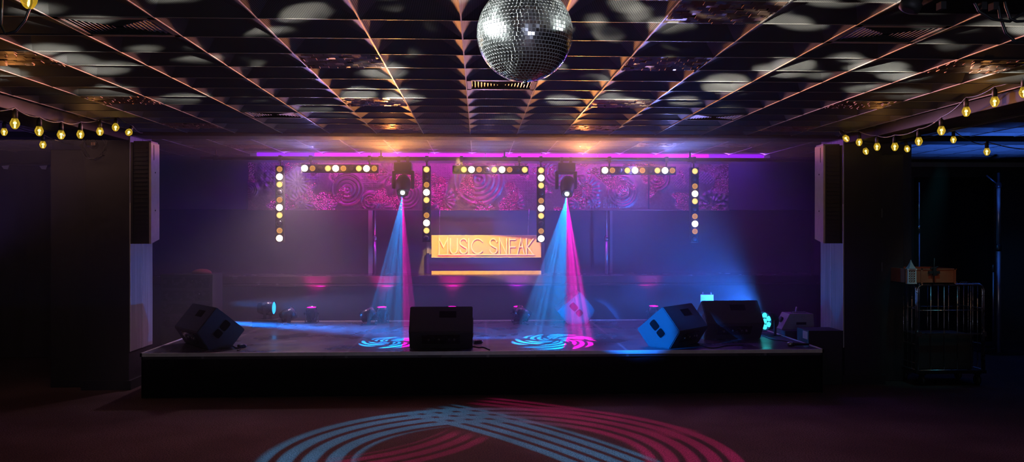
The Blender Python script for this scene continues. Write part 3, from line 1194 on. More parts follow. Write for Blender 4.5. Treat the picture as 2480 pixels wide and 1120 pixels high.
# small fixture behind the square monitor
q = PY(1712, 733, 10.5)
t = thing('led_panel_light', 'small square panel light peeking over the square floor monitor', 'stage light', (q.x, 10.5, ZS), R(-20))
zz = q.z - ZS
bm = BM()
box(bm, -0.08, 0.08, -0.04, 0.04, zz - 0.12, zz + 0.1, 0, None, 0.006)
link('housing', bm, MT['white_plastic'], t)
bm = BM()
tube(bm, [(0, 0, 0.02), (0, 0, zz - 0.11)], 0.015, 8)
for k in range(3):
    tube(bm, [(0, 0, 0.06), (0.13 * math.cos(k * 2.1), 0.13 * math.sin(k * 2.1), 0.006)], 0.008, 6)
link('stand', bm, MT['dark_metal'], t)
bm = BM()
for sx in (-0.05, 0.05):
    tube(bm, [(sx, 0, zz + 0.09), (sx, 0, zz + 0.13)], 0.01, 8)
link('knob', bm, MT['steel'], t)

# ------------------------------------------------------------------ line arrays hanging at the pillars
def line_array(label, xin, sgn):
    """xin: x of the face towards the stage; sgn: outward direction"""
    t = thing('column_speaker', label, 'loudspeaker', (xin, 8.76, 0), 0, 'column loudspeakers on the pillars')
    z0, z1 = zs(590, 8.9), zs(352, 8.9)
    wd = 0.205
    prof = [(0.0, z0), (0.225, z0 + 0.045), (0.225, z1), (0.0, z1)]
    bm = BM()
    xo = sgn * wd
    vs, fs = prism(bm, prof, lambda a, b, d: (d, a, b), sgn * 0.02, xo)
    link('cabinet', bm, MT['black_rough'], t)
    bm = BM()
    prism(bm, prof, lambda a, b, d: (d, a, b), 0, sgn * 0.02)
    link('side_panel', bm, MT['pa_side'], t)
    bm = BM()
    n = 22
    for k in range(n):
        z = z1 - 0.05 - k * (z1 - z0 - 0.1) / n
        box(bm, min(sgn * 0.04, xo - sgn * 0.03), max(sgn * 0.04, xo - sgn * 0.03), -0.012, 0.0, z - 0.012, z - 0.004)
    link('grille', bm, MT['grille'], t)
    bm = BM()
    box(bm, min(xo - sgn * 0.022, xo), max(xo - sgn * 0.022, xo), -0.016, 0, z0, z1)
    link('edge_post', bm, MT['black'], t)
    bm = BM()
    for z in (z1 - 0.2, z0 + 0.25):
        box(bm, min(sgn * 0.1, sgn * 0.15), max(sgn * 0.1, sgn * 0.15), 0.22, 0.245, z - 0.05, z + 0.05)
    box(bm, min(sgn * 0.02, sgn * 0.2), max(sgn * 0.02, sgn * 0.2), 0.05, 0.24, z1, z1 + 0.02)
    link('wall_bracket', bm, MT['dark_metal'], t)
    bm = BM()
    box(bm, min(-sgn * 0.002, sgn * 0.002), max(-sgn * 0.002, sgn * 0.002), 0.07, 0.078, z1 - 0.18, z1 - 0.02)
    for z in (z0 + 0.35, z0 + 0.75):
        tube(bm, [(-sgn * 0.003, 0.11, z), (sgn * 0.003, 0.11, z)], 0.008, 8)
    link('fitting', bm, MT['handle_dark'], t)
    return t


line_array('black column loudspeaker with pink-lit side hanging on the left pillar', PY(366, 500, 8.76).x, -1)
line_array('black slatted column loudspeaker with pink-lit side hanging on the right pillar', PY(1994, 500, 8.76).x, 1)

# ------------------------------------------------------------------ disco ball
bq = PY(1271, 82, 3.0)
RB = 0.1735
t = thing('disco_ball', 'silver mirror ball hanging under the ceiling before the stage', 'disco ball', bq)
bm = BM()
bmesh.ops.create_uvsphere(bm, u_segments=64, v_segments=40, radius=RB * 0.985)
for f in bm.faces:
    f.smooth = True
link('core', bm, mat('ball_grout', (0.85, 0.87, 0.85), 0.4), t)
bm = BM()
NR = 42
rnd = random.Random(3)
for j in range(1, NR):
    th0, th1 = PI * (j - 0.5) / NR, PI * (j + 0.5) / NR
    nc = max(6, int(round(2 * PI * math.sin(PI * j / NR) * NR / PI * 1.02)))
    for k in range(nc):
        a0, a1 = 2 * PI * k / nc, 2 * PI * (k + 1) / nc
        tm, am = (th0 + th1) / 2, (a0 + a1) / 2
        n = Vector((math.sin(tm) * math.cos(am), math.sin(tm) * math.sin(am), math.cos(tm)))
        e1 = Vector((-math.sin(am), math.cos(am), 0))
        e2 = n.cross(e1)
        n2 = (n + e1 * rnd.gauss(0, 0.03) + e2 * rnd.gauss(0, 0.03)).normalized()
        e1 = (e1 - n2 * e1.dot(n2)).normalized()
        e2 = n2.cross(e1)
        hw = RB * math.sin(tm) * (a1 - a0) / 2 * 0.86
        hh = RB * (th1 - th0) / 2 * 0.86
        c = n * RB * 1.003
        bm.faces.new([bm.verts.new(c + e1 * sx * hw + e2 * sy * hh) for sx, sy in ((-1, -1), (1, -1), (1, 1), (-1, 1))])
me_m = mat('mirror_tiles', (0.86, 0.89, 0.88), 0.2, 1.0, var=0.05)
link('mirror_tiles', bm, me_m, t)
bm = BM()
lathe(bm, [(0.03, RB - 0.01), (0.03, RB + 0.01), (0.008, RB + 0.015), (0.008, RB + 0.03)], 16)
tube(bm, [(0, 0, RB + 0.02), (0, 0, ZC - bq.z + 0.04)], 0.004, 8)
link('hanger', bm, MT['steel'], t)
bm = BM()
lathe(bm, [(0.001, -RB - 0.012), (0.008, -RB - 0.008), (0.008, -RB + 0.004)], 12)
link('end_cap', bm, MT['steel'], t)

# ------------------------------------------------------------------ festoon lights


def bulb(label, loc, group, tilt=(0, 0), s=1.0):
    t = thing('light_bulb', label, 'light bulb', loc, 0, group)
    t.rotation_euler = (tilt[0], tilt[1], random.uniform(0, 1))
    t.scale = (s, s, s)
    bm = BM()
    lathe(bm, [(0.012, 0.045), (0.02, 0.036), (0.032, 0.008), (0.033, 0.0), (0.03, -0.012), (0.02, -0.03), (0.012, -0.037), (0.001, -0.039)], 9, None, 0, False)
    link('glass', bm, MT['bulb'], t)
    bm = BM()
    lathe(bm, [(0.018, 0.034), (0.019, 0.07), (0.017, 0.092), (0.008, 0.1), (0.006, 0.112)], 14)
    link('socket', bm, MT['black'], t)
    bm = BM()
    lathe(bm, [(0.002, 0.016), (0.010, 0.012), (0.012, 0.004), (0.009, -0.002), (0.003, -0.005)], 10)
    lathe(bm, [(0.003, -0.006), (0.006, -0.012), (0.006, -0.026), (0.002, -0.032)], 10)
    link('filament', bm, MT['filament'], t)
    return t


def cord(label, pts, group, sag=0.02):
    bm = BM()
    out = []
    pts = [Vector(p) for p in pts]
    for a, b_ in zip(pts, pts[1:]):
        for k in range(8):
            s = k / 8
            p = a.lerp(b_, s)
            p.z -= sag * min(1, (b_ - a).length / 0.4) ** 2 * 4 * s * (1 - s)
            out.append(p)
    out.append(pts[-1])
    tube(bm, out, 0.005, 6)
    o = link('festoon_cord', bm, MT['cable'])
    tag(o, label, 'light cord', group)
    return o


LS = [((36, 300), 6.1, 0, 'amber bulb, biggest of the string at the left beam, nearest the picture edge'),
      ((95, 318), 6.7, 0, 'amber bulb, second along the left beam from the picture edge'),
      ((148, 327), 7.2, 0, 'amber bulb, third along the left beam, hanging before the dark panel'),
      ((195, 326), 7.6, 0, 'amber bulb hanging just beside the cable tangle on the left pillar'),
      ((242, 319), 7.9, 0, 'amber bulb hanging above the cable tangle on the left pillar'),
      ((280, 309), 7.9, 0.5, 'amber bulb tilted under the beam at the top of the left pillar'),
      ((312, 321), 8.0, 0.9, 'amber bulb last on the left string, pointing out from the pillar top')]
tops = []
for (p, D, tl, l) in LS:
    q = PY(*p, D)
    bulb(l, q, 'bulbs along the left beam', (-tl, 0))
    tops.append(q + Vector((0, 0.11 * math.sin(tl), 0.114 * math.cos(tl))))
tops = [PY(-60, 262, 5.6)] + tops + [PY(345, 322, 8.9)]
cord('black festoon cord along the left beam', tops, 'festoon cords')
LS2 = [((10, 320), 8.2, 0, 'dim amber bulb in the side room, cut close to the left edge of the picture'), ((104, 351), 8.2, 0, 'small amber bulb hanging low in the side room left of the left pillar')]
t2 = []
for (p, D, tl, l) in LS2:
    q = PY(*p, D)
    bulb(l, q, 'bulbs in the left side room', (tl, 0), 0.95)
    t2.append(q + Vector((0, 0, 0.1)))
cord('black festoon cord in the left side room', [PY(-60, 300, 8.2)] + t2 + [PY(178, 350, 9.1)], 'festoon cords')
RS = [((2480, 224), 5.7, 0, 'amber bulb cut by the right edge of the picture'),
      ((2409, 247), 6.0, 0, 'amber bulb, second on the right string, against the dark beam'),
      ((2340, 271), 6.4, 0, 'amber bulb, third on the right string, against the dark beam'),
      ((2280, 317), 6.8, 0, 'amber bulb, fourth on the right string, just under the dark beam'),
      ((2225, 343), 7.3, 0, 'amber bulb, fifth on the right string, above the dark panel'),
      ((2167, 356), 7.7, 0, 'amber bulb at the lowest sag of the right string'),
      ((2124, 356), 8.1, 0, 'amber bulb hanging before the middle of the right pillar top'),
      ((2081, 345), 8.4, 0, 'amber bulb hanging near the inner edge of the right pillar'),
      ((2049, 336), 8.55, 0.6, 'amber bulb last on the right string, at the pillar corner')]
tops = []
for (p, D, tl, l) in RS:
    q = PY(*p, D)
    bulb(l, q, 'bulbs along the right beam', (-tl, 0))
    tops.append(q + Vector((0, 0.1 * math.sin(tl), 0.114 * math.cos(tl))))
cord('black festoon cord along the right beam', [PY(2540, 190, 5.4)] + tops + [PY(2030, 330, 8.9)], 'festoon cords')
RS2 = [((2097, 367), 8.75, 0.3, 'amber bulb lowest on the right pillar, glowing on its face'), ((2197, 361), 8.9, 0.2, 'amber bulb at the top corner of the dark panel beside the right pillar'),
       ((2309, 339), 8.7, 0, 'amber bulb against the cross beam in the right side room'), ((2390, 368), 7.9, 0, 'amber bulb hanging before the blue-lit ceiling in the right side room')]
t2 = []
for (p, D, tl, l) in RS2:
    q = PY(*p, D)
    bulb(l, q, 'bulbs in the right side room', (-tl, 0), 0.95)
    t2.append(q + Vector((0, 0.1 * math.sin(tl), 0.1 * math.cos(tl))))
cord('black festoon cord from the right pillar into the side room', t2[:3] + [PY(2375, 350, 8.2)] + t2[3:] + [PY(2500, 362, 7.7)], 'festoon cords')
q = PY(70, -2, 3.2)
bulb('large near amber bulb cut by the top edge at upper left', q, 'near bulbs', (0, 0), 0.95)
cord('black cable loop hanging from the top edge at upper left', [PY(6, -60, 3.2), PY(4, 20, 3.2), PY(2, 60, 3.2), PY(14, 83, 3.2), PY(38, 76, 3.2), PY(60, 50, 3.2), PY(76, 10, 3.2), PY(80, -60, 3.2)], 'near cables', 0.0)

# cable tangle on the left pillar
t = thing('cable_tangle', 'tangle of cables and clips hanging on the face of the left pillar', 'cables', PY(228, 352, 8.9))
rnd = random.Random(5)
bm = BM()
for k in range(6):
    pts = []
    a0, rr = rnd.uniform(0, 6), rnd.uniform(0.05, 0.13)
    for s in range(17):
        a = a0 + s / 16 * 5.2
        pts.append((rr * math.cos(a) + rnd.uniform(-0.008, 0.008), rnd.uniform(-0.05, 0.04), rr * 1.25 * math.sin(a)))
    tube(bm, pts, 0.005, 6)
link('loops', bm, MT['cable'], t)
bm = BM()
lathe(bm, [(0.02, -0.06), (0.05, -0.05), (0.055, 0.04), (0.045, 0.05)], 16, Matrix.Translation((-0.02, 0, 0.02)) @ Matrix.Rotation(PI / 2.4, 4, 'X'))
link('spotlight', bm, MT['black_gloss'], t)
for k in range(4):
    bm = BM()
    x, z = rnd.uniform(0, 0.09), rnd.uniform(-0.08, 0.1)
    box(bm, x, x + 0.014, -0.07, -0.055, z, z + 0.03)
    link('clip', bm, MT['copper'], t)
bm = BM()
tube(bm, [(0, 0, 0.05), (0.0, 0.02, 0.14), (0.02, 0.05, 0.2)], 0.008, 6)
tube(bm, [(0, 0, 0), (0, 0.12, 0.02)], 0.01, 6)
link('bracket', bm, MT['dark_metal'], t)

# ------------------------------------------------------------------ near fixture at upper right
q = PY(2350, 0, 2.7)
t = thing('ceiling_fixture', 'black boxy fixture under the ceiling at the upper right corner', 'ceiling fixture', (q.x, 2.7, q.z))
bm = BM()
box(bm, -0.13, 0.33, -0.05, 0.16, -0.005, 0.12, 0, None, 0.008)
link('housing', bm, MT['beam'], t)
bm = BM()
M = Matrix.Translation((-0.165, 0.05, 0.02)) @ Matrix.Rotation(R(25), 4, 'Y')
lathe(bm, [(0.02, -0.05), (0.034, -0.045), (0.036, -0.02), (0.03, -0.015), (0.03, 0.07)], 20, M)
box(bm, -0.16, -0.12, 0.03, 0.07, 0.03, 0.06)
link('lamp_head', bm, MT['black'], t)
for x in (-0.1, 0.04, 0.08):
    bm = BM()
    box(bm, x, x + 0.018, 0.0, 0.03, -0.03, 0.0)
    link('clip', bm, MT['black'], t)
bm = BM()
for x in (0.0, 0.25):
    tube(bm, [(x, 0.05, 0.11), (x, 0.05, ZC - q.z + 0.03)], 0.01, 8)
link('hanger', bm, MT['dark_metal'], t)
cord('black cable sagging from the fixture at upper right to the picture edge', [PY(2355, -5, 2.72), PY(2372, 28, 2.72), PY(2405, 47, 2.72), PY(2445, 52, 2.72), PY(2480, 30, 2.72)], 'near cables', 0.0)
cord('black cable hanging almost straight down at the upper right corner', [PY(2412, -30, 2.75), PY(2422, 40, 2.75), PY(2436, 80, 2.75), PY(2458, 100, 2.75), PY(2500, 104, 2.75)], 'near cables', 0.0)
cord('short black cable with a connector at the upper right corner', [PY(2428, -30, 2.7), PY(2436, 15, 2.7), PY(2447, 45, 2.7), PY(2462, 52, 2.7), PY(2500, 50, 2.7)], 'near cables', 0.0)

# ------------------------------------------------------------------ things at the right of the stage
t = thing('equipment_case', 'tall black case with a pale side plate between stage and right pillar', 'case', (3.83, 9.13, 0))
bm = BM()
box(bm, -0.19, 0.19, -0.17, 0.17, 0, 0.6, 0, None, 0.01)
link('body', bm, MT['black_rough'], t)
bm = BM()
box(bm, -0.197, -0.188, -0.15, -0.02, 0.5, 0.585)
link('side_plate', bm, MT['white_plastic'], t)
bm = BM()
for sx in (-1, 1):
    box(bm, sx * 0.19 - 0.004, sx * 0.19 + 0.004, -0.176, -0.15, 0, 0.6)
link('corner_strip', bm, MT['dark_metal'], t)
bm = BM()
box(bm, 3.64, 4.04, 9.66, 10.2, 0, 0.515, 0, None, 0.01)
tag(link('crate', bm, MT['black_rough']), 'black crate under the haze machine beside the stage', 'crate')
t = thing('haze_machine', 'grey haze machine with slanted end standing on a black crate', 'haze machine', (3.85, 9.93, 0.515))
bm = BM()
prism(bm, [(-0.2, 0.0), (0.2, 0.0), (0.19, 0.185), (-0.1, 0.185)], lambda a, b, d: (a, d, b), -0.13, 0.13)
link('body', bm, MT['grey_case'], t)
bm = BM()
box(bm, -0.02, 0.1, -0.136, -0.129, 0.055, 0.085)
link('badge', bm, MT['handle_dark'], t)
bm = BM()
tube(bm, [(0.02, -0.02, 0.18), (0.02, -0.02, 0.22), (0.03, -0.02, 0.26)], 0.012, 8)
box(bm, -0.03, 0.14, -0.03, 0.03, 0.183, 0.2)
link('handle', bm, MT['steel'], t)
bm = BM()
lathe(bm, [(0.035, 0), (0.035, 0.03), (0.03, 0.03)], 16, Matrix.Translation((-0.15, 0, 0.1)) @ Matrix.Rotation(-R(60), 4, 'Y'))
link('nozzle', bm, MT['black'], t)
# microphone and small connectors on the stage
q = on_stage(1912, 840)
t = thing('microphone', 'black microphone with silver head lying on the front right corner of the stage', 'microphone', (q.x, q.y, ZS + 0.026), R(-8))
M = Matrix.Rotation(PI / 2, 4, 'Y')
bm = BM()
lathe(bm, [(0.014, 0.03), (0.024, 0.035), (0.018, 0.06), (0.012, 0.2), (0.011, 0.205)], 14, M)
link('body', bm, MT['black'], t)
bm = BM()
lathe(bm, [(0.005, -0.026), (0.02, -0.018), (0.026, 0.0), (0.025, 0.02), (0.02, 0.036)], 14, M)
link('head', bm, MT['steel'], t)


def stage_box(label, px, py, s=0.06):
    q = on_stage(px, py)
    t = thing('stage_connector', label, 'cable connector', (q.x, q.y, ZS), random.uniform(0, 3))
    bm = BM()
    box(bm, -s, s, -s * 0.6, s * 0.6, 0.0, s * 0.9, 0, None, 0.008)
    link('body', bm, MT['black_gloss'], t)
    bm = BM()
    tube(bm, [(s, 0, s * 0.4), (s * 1.4, 0, s * 0.4)], s * 0.3, 10)
    tube(bm, [(0, 0, s * 0.85), (0, 0, s * 1.0)], s * 0.28, 10)
    link('socket', bm, MT['jack'], t)


stage_box('small black connector box on the stage beside the left corner monitor', 585, 843, 0.04)
stage_box('small black connector box on the stage beside the centre monitor', 1156, 833, 0.045)


def stage_cable(label, px, z=ZS + 0.006):
    bm = BM()
    pts = [PZ(a, b_, z) for a, b_ in px]
    out = []
    for k in range(len(pts) - 1):
        p0, p1, p2, p3 = pts[max(k - 1, 0)], pts[k], pts[k + 1], pts[min(k + 2, len(pts) - 1)]
        for s in range(8):
            u = s / 8
            out.append(0.5 * ((2 * p1) + (p2 - p0) * u + (2 * p0 - 5 * p1 + 4 * p2 - p3) * u * u + (3 * p1 - p0 - 3 * p2 + p3) * u ** 3))
    out.append(pts[-1])
    tube(bm, out, 0.006, 6)
    tag(link('stage_cable', bm, MT['cable']), label, 'cable', 'cables on the stage')


stage_cable('black cable curling from the centre monitor to the stage edge', [(1140, 838), (1158, 842), (1172, 842), (1186, 848)])
stage_cable('black cable running off the stage edge beside the left corner monitor', [(560, 836), (572, 843), (582, 846), (575, 849)])
stage_cable('black cable lying between the right monitors and the stage edge', [(1700, 838), (1720, 843), (1738, 842), (1760, 838), (1800, 836)])
stage_cable('black cable across the right end of the stage before the teal light', [(1845, 812), (1870, 822), (1900, 826), (1930, 832)])

# dim table with gear at the left rear of the stage
a = PY(475, 655, 11.2)
t = thing('gear_case', 'dim black equipment rack beside the left rear corner of the stage', 'equipment rack', (-3.80, 11.15, 0))
bm = BM()
box(bm, -0.34, 0.34, -0.22, 0.2, 0, 1.135, 0, None, 0.012)
link('body', bm, MT['black_rough'], t)
bm = BM()
for z in (0.45, 0.62, 0.79, 0.96):
    box(bm, -0.3, 0.3, -0.228, -0.219, z, z + 0.13)
link('rack_panel', bm, MT['black_gloss'], t)
bm = BM()
tube(bm, [(0.08, -0.235, 1.05), (0.08, -0.225, 1.05)], 0.008, 8)
tube(bm, [(0.17, -0.235, 0.88), (0.17, -0.225, 0.88)], 0.008, 8)
link('indicator', bm, MT['jack'], t)
bm = BM()
pts = []
for iz, (r, z) in enumerate(((0.14, 0.0), (0.13, 0.035), (0.08, 0.065), (0.02, 0.075))):
    pts.append((r, z))
lathe(bm, pts, 18, Matrix.Translation((-3.66, 11.1, 1.135)) @ Matrix.Diagonal((0.95, 0.6, 0.85, 1)))
tag(link('cloth_bag', bm, MT['red_cloth']), 'small reddish bundle lying on the dim equipment rack', 'bag')

# ------------------------------------------------------------------ roll cage and things at far right
XA = PY(2222, 800, 8.85).x
XB = PY(2383, 800, 8.85).x
YA, YBK = 8.85, 9.32
ZT, ZD = zs(690, 8.85, 2300) - 0.0, 0.17
t = thing('roll_cage', 'steel wire roll cage on castors to the right of the right pillar', 'roll cage', (XA, YA, 0))
w, d = XB - XA, YBK - YA


def cage_panel(name, p, q, n, bars=(0.5,)):
    """a rounded frame from p to q (x, y) with n upright wires"""
    p, q = Vector((*p, 0)), Vector((*q, 0))
    rr = 0.07
    dirv = (q - p).normalized()
    pts = [p + Vector((0, 0, ZD))]
    pts.append(p + Vector((0, 0, ZT - rr)))
    for k in range(1, 6):
        a = k / 6 * PI / 2
        pts.append(p + dirv * rr * (1 - math.cos(a)) + Vector((0, 0, ZT - rr + rr * math.sin(a))))
    pts.append(p + dirv * rr + Vector((0, 0, ZT)))
    pts.append(q - dirv * rr + Vector((0, 0, ZT)))
    for k in range(1, 6):
        a = k / 6 * PI / 2
        pts.append(q - dirv * rr * (1 - math.sin(a)) + Vector((0, 0, ZT - rr + rr * math.cos(a))))
    pts.append(q + Vector((0, 0, ZT - rr)))
    pts.append(q + Vector((0, 0, ZD)))
    bm = BM()
    tube(bm, pts, 0.012, 8)
    tube(bm, [pts[0], pts[-1]], 0.01, 8)
    o = link(name, bm, MT['steel'], t)
    for k in range(n):
        s = (k + 1) / (n + 1)
        c = p.lerp(q, s)
        bm = BM()
        tube(bm, [c + Vector((0, 0, ZD)), c + Vector((0, 0, ZT))], 0.005, 6)
        link('wire', bm, MT['steel'], o)
    for b_ in bars:
        bm = BM()
        z = ZD + (ZT - ZD) * b_
        tube(bm, [p + Vector((0, 0, z)), q + Vector((0, 0, z))], 0.005, 6)
        link('cross_wire', bm, MT['steel'], o)


cage_panel('front_gate', (0, 0), (w, 0), 4, (0.7,))
cage_panel('left_panel', (0, d), (0, 0.03), 4, (0.72, 0.3, 0.08))
cage_panel('right_panel', (w, d), (w, 0.03), 4, (0.72, 0.3))
cage_panel('rear_panel', (0, d), (w, d), 5, (0.7, 0.3))
bm = BM()
box(bm, -0.01, w + 0.01, -0.02, 0.0, 0.565, 0.58)
for x in (-0.015, w - 0.035):
    box(bm, x, x + 0.05, -0.026, 0.0, 0.545, 0.595)
link('strap_bar', bm, MT['steel'], t)
bm = BM()
box(bm, -0.02, w + 0.02, -0.02, d + 0.02, 0.135, 0.175, 0, None, 0.006)
link('deck', bm, MT['dark_metal'], t)
for x in (0.06, w - 0.06):
    for y in (0.05, d - 0.05):
        bm = BM()
        lathe(bm, [(0.03, -0.014), (0.055, -0.014), (0.055, 0.014), (0.03, 0.014)], 18, Matrix.Translation((x + 0.015, y, 0.055)) @ Matrix.Rotation(PI / 2, 4, 'Y'))
        cst = link('castor', bm, MT['black'], t)
        bm = BM()
        box(bm, x - 0.015, x + 0.045, y - 0.03, y + 0.03, 0.115, 0.136)
        for s in (-0.005, 0.032):
            box(bm, x + s, x + s + 0.004, y - 0.018, y + 0.018, 0.045, 0.12)
        link('fork', bm, MT['dark_metal'], cst)
bm = BM()
box(bm, XA + 0.04, XB - 0.1, YA + 0.05, YBK - 0.05, 0.176, 0.56, 0, None, 0.01)
tag(link('black_box', bm, MT['black_rough']), 'black box inside the lower half of the roll cage', 'box')
# shallow crate on top
x0, x1 = PY(2178, 660, 9.0).x - 0.02, PY(2306, 660, 8.9).x
t = thing('open_crate', 'shallow orange-brown open crate resting on top of the roll cage', 'crate', ((x0 + x1) / 2, 9.08, ZT + 0.012))
w2, d2, h2 = (x1 - x0) / 2, 0.25, 0.165
x0c = (x0 + x1) / 2
bm = BM()
box(bm, -w2, w2, -d2, -d2 + 0.012, 0, h2)
box(bm, -w2, w2, d2 - 0.012, d2, 0, h2)
box(bm, -w2, -w2 + 0.012, -d2, d2, 0, h2)
box(bm, w2 - 0.012, w2, -d2, d2, 0, h2)
box(bm, -w2, w2, -d2, d2, 0, 0.012)
link('body', bm, MT['orange'], t)
bm = BM()
box(bm, -w2 - 0.006, w2 + 0.006, -d2 - 0.008, -d2, h2 - 0.012, h2)
for x in (-w2, -w2 * 0.4, w2 * 0.92):
    box(bm, x, x + 0.02, -d2 - 0.008, -d2, 0, h2)
link('rim', bm, MT['orange'], t)
# lantern tower figurine
q = PY(2210, 686, 8.8)
t = thing('lantern', 'small pale tower-shaped lantern with pointed roof at the corner of the crate', 'lantern', (q.x, 8.835, ZT + 0.012))
s = 0.052
bm = BM()
box(bm, -s, s, -0.03, 0.03, 0, 0.012)
for sx in (-1, 1):
    box(bm, sx * s * 0.8 - 0.006, sx * s * 0.8 + 0.006, -0.028, -0.016, 0.01, 0.15)
    box(bm, sx * s * 0.8 - 0.006, sx * s * 0.8 + 0.006, 0.016, 0.028, 0.01, 0.15)
box(bm, -s, s, -0.032, 0.032, 0.15, 0.165)
link('body', bm, MT['white_plastic'], t)
bm = BM()
for k in range(5):
    for r in range(3):
        c = Vector((-0.026 + r * 0.026, -0.022, 0.03 + k * 0.026))
        tube(bm, [c + Vector((0.012 * math.cos(a * PI / 4), 0, 0.012 * math.sin(a * PI / 4))) for a in range(9)], 0.0025, 5)
link('lattice', bm, MT['white_plastic'], t)
bm = BM()
lathe(bm, [(0.055, 0.165), (0.03, 0.2), (0.012, 0.235), (0.002, 0.262)], 4, Matrix.Rotation(PI / 4, 4, 'Z'), 0, False)
link('roof', bm, MT['grey_case'], t)
# clamp on the crate
q = PY(2264, 662, 8.8)
t = thing('clamp', 'small black clamp with a thin rod fixed to the front of the crate', 'clamp', (q.x, 8.815, ZT + 0.012))
bm = BM()
box(bm, -0.06, 0.06, -0.012, 0.012, 0.11, 0.14)
box(bm, -0.018, 0.018, -0.02, 0.012, 0.09, 0.18)
tube(bm, [(-0.04, 0, 0.165), (0.045, 0, 0.185)], 0.008, 6)
link('jaw', bm, MT['black'], t)
bm = BM()
tube(bm, [(0.0, 0, 0.0), (0.0, 0, 0.18), (0.004, 0, 0.28)], 0.005, 6)
link('rod', bm, MT['black'], t)

# upright poles
q = PZ(2418, 856, 0)
t = thing('upright_pole', 'tall blue-lit metal pole on a base plate at far right', 'pole', (q.x, q.y, 0))
zt = PY(2418, 420, q.y).z
bm = BM()
tube(bm, [(0, 0, 0.01), (0, 0, 1.45)], 0.034, 14)
link('lower_tube', bm, MT['pole'], t)
bm = BM()
tube(bm, [(0, 0, 1.45), (0, 0, zt - 0.15)], 0.028, 14)
link('upper_tube', bm, MT['pole'], t)
bm = BM()
lathe(bm, [(0.036, 1.42), (0.042, 1.44), (0.042, 1.5), (0.03, 1.52)], 14)
link('collar', bm, MT['dark_metal'], t)
bm = BM()
lathe(bm, [(0.03, zt - 0.2), (0.04, zt - 0.18), (0.04, zt - 0.14), (0.02, zt - 0.12), (0.02, zt), (0.012, zt + 0.01)], 14)
tube(bm, [(0, 0, zt - 0.16), (-0.17, 0, zt - 0.03)], 0.012, 8)
link('spigot', bm, MT['dark_metal'], t)
bm = BM()
box(bm, -0.22, 0.22, -0.22, 0.22, 0, 0.012, 0, None, 0.004)
link('base_plate', bm, MT['dark_metal'], t)
q2 = PZ(2432, 850, 0)
t = thing('short_pole', 'thin short metal pole close beside the tall blue-lit pole', 'pole', (q2.x + 0.02, q2.y + 0.28, 0))
bm = BM()
tube(bm, [(0, 0, 0.01), (0, 0, 1.15)], 0.014, 10)
link('tube', bm, MT['pole'], t)
bm = BM()
lathe(bm, [(0.014, 1.1), (0.022, 1.12), (0.022, 1.2), (0.01, 1.22)], 10)
link('top_knob', bm, MT['dark_metal'], t)
bm = BM()
lathe(bm, [(0.1, 0), (0.1, 0.01), (0.02, 0.016)], 20)
link('base', bm, MT['dark_metal'], t)
q = PY(2226, 650, 11.0)
t = thing('thin_pole', 'thin upright pole rising behind the crate on the roll cage', 'pole', (q.x, 11.0, 0))
zt = PY(2226, 442, 11.0).z
bm = BM()
tube(bm, [(0, 0, 0.01), (0, 0, 1.75)], 0.011, 8)
tube(bm, [(0, 0, 1.7), (0, 0, zt)], 0.008, 8)
link('tube', bm, MT['pole'], t)
bm = BM()
lathe(bm, [(0.018, 1.68), (0.018, 1.76), (0.01, 1.78)], 10)
link('collar', bm, MT['steel'], t)
bm = BM()
for k in range(3):
    a = k * 2.1 + 0.3
    tube(bm, [(0, 0, 0.3), (0.3 * math.cos(a), 0.3 * math.sin(a), 0.01)], 0.01, 6)
link('tripod', bm, MT['dark_metal'], t)
# dark doorway panel on the far wall, plus ceiling rail
bm = BM()
xa, xb = PY(2222, 600, 12.4).x, PY(2405, 600, 12.4).x
box(bm, xa, xb, 12.38, 12.5, 0, PY(2300, 430, 12.4).z, 0)
struct('door_1', bm, MT['black_cloth'])
bm = BM()
box(bm, 5.05, XRR, 12.5, 12.6, 0, PY(2300, 398, 12.5).z + 0.02)
struct('wall_side_right', bm, MT['wall'])
bm = BM()
box(bm, 5.15, XRR, 12.45, 12.5, PY(2300, 402, 12.5).z - 0.02, PY(2300, 394, 12.5).z)
struct('trim_11', bm, MT['back_wall'])
#LIGHTS
exec_lights = True


def lamp(name, kind, loc, energy, col, aim=None, **kw):
    ld = bpy.data.lights.new(name, kind)
    ld.energy = energy
    ld.color = col
    o = bpy.data.objects.new(name, ld)
    C.objects.link(o)
    o.location = loc
    if aim is not None:
        o.rotation_euler = (Vector(aim)).to_track_quat('-Z', 'Y').to_euler()
    for k, v in kw.items():
        setattr(ld, k, v)
    return o


def gobo(ld, fn):
    """fn(nt, u, v, w, nrm) -> (mask, colour): pattern in the lamp's own space"""
    ld.use_nodes = True
    nt = ld.node_tree
    em = [n for n in nt.nodes if n.type == 'EMISSION'][0]
    tc = nt.nodes.new('ShaderNodeTexCoord')
    sep = nt.nodes.new('ShaderNodeSeparateXYZ')
    nt.links.new(tc.outputs['Normal'], sep.inputs[0])
    x, y, z = (S(nt, sep.outputs[i]) for i in range(3))
    m, c = fn(nt, x, y, z, tc.outputs['Normal'])
    nt.links.new(m.k, em.inputs[1])
    if c is not None:
        nt.links.new(c.k, em.inputs[0])


CYAN, MAG = (0.0, 0.27, 0.95), (1.0, 0.0, 0.55)


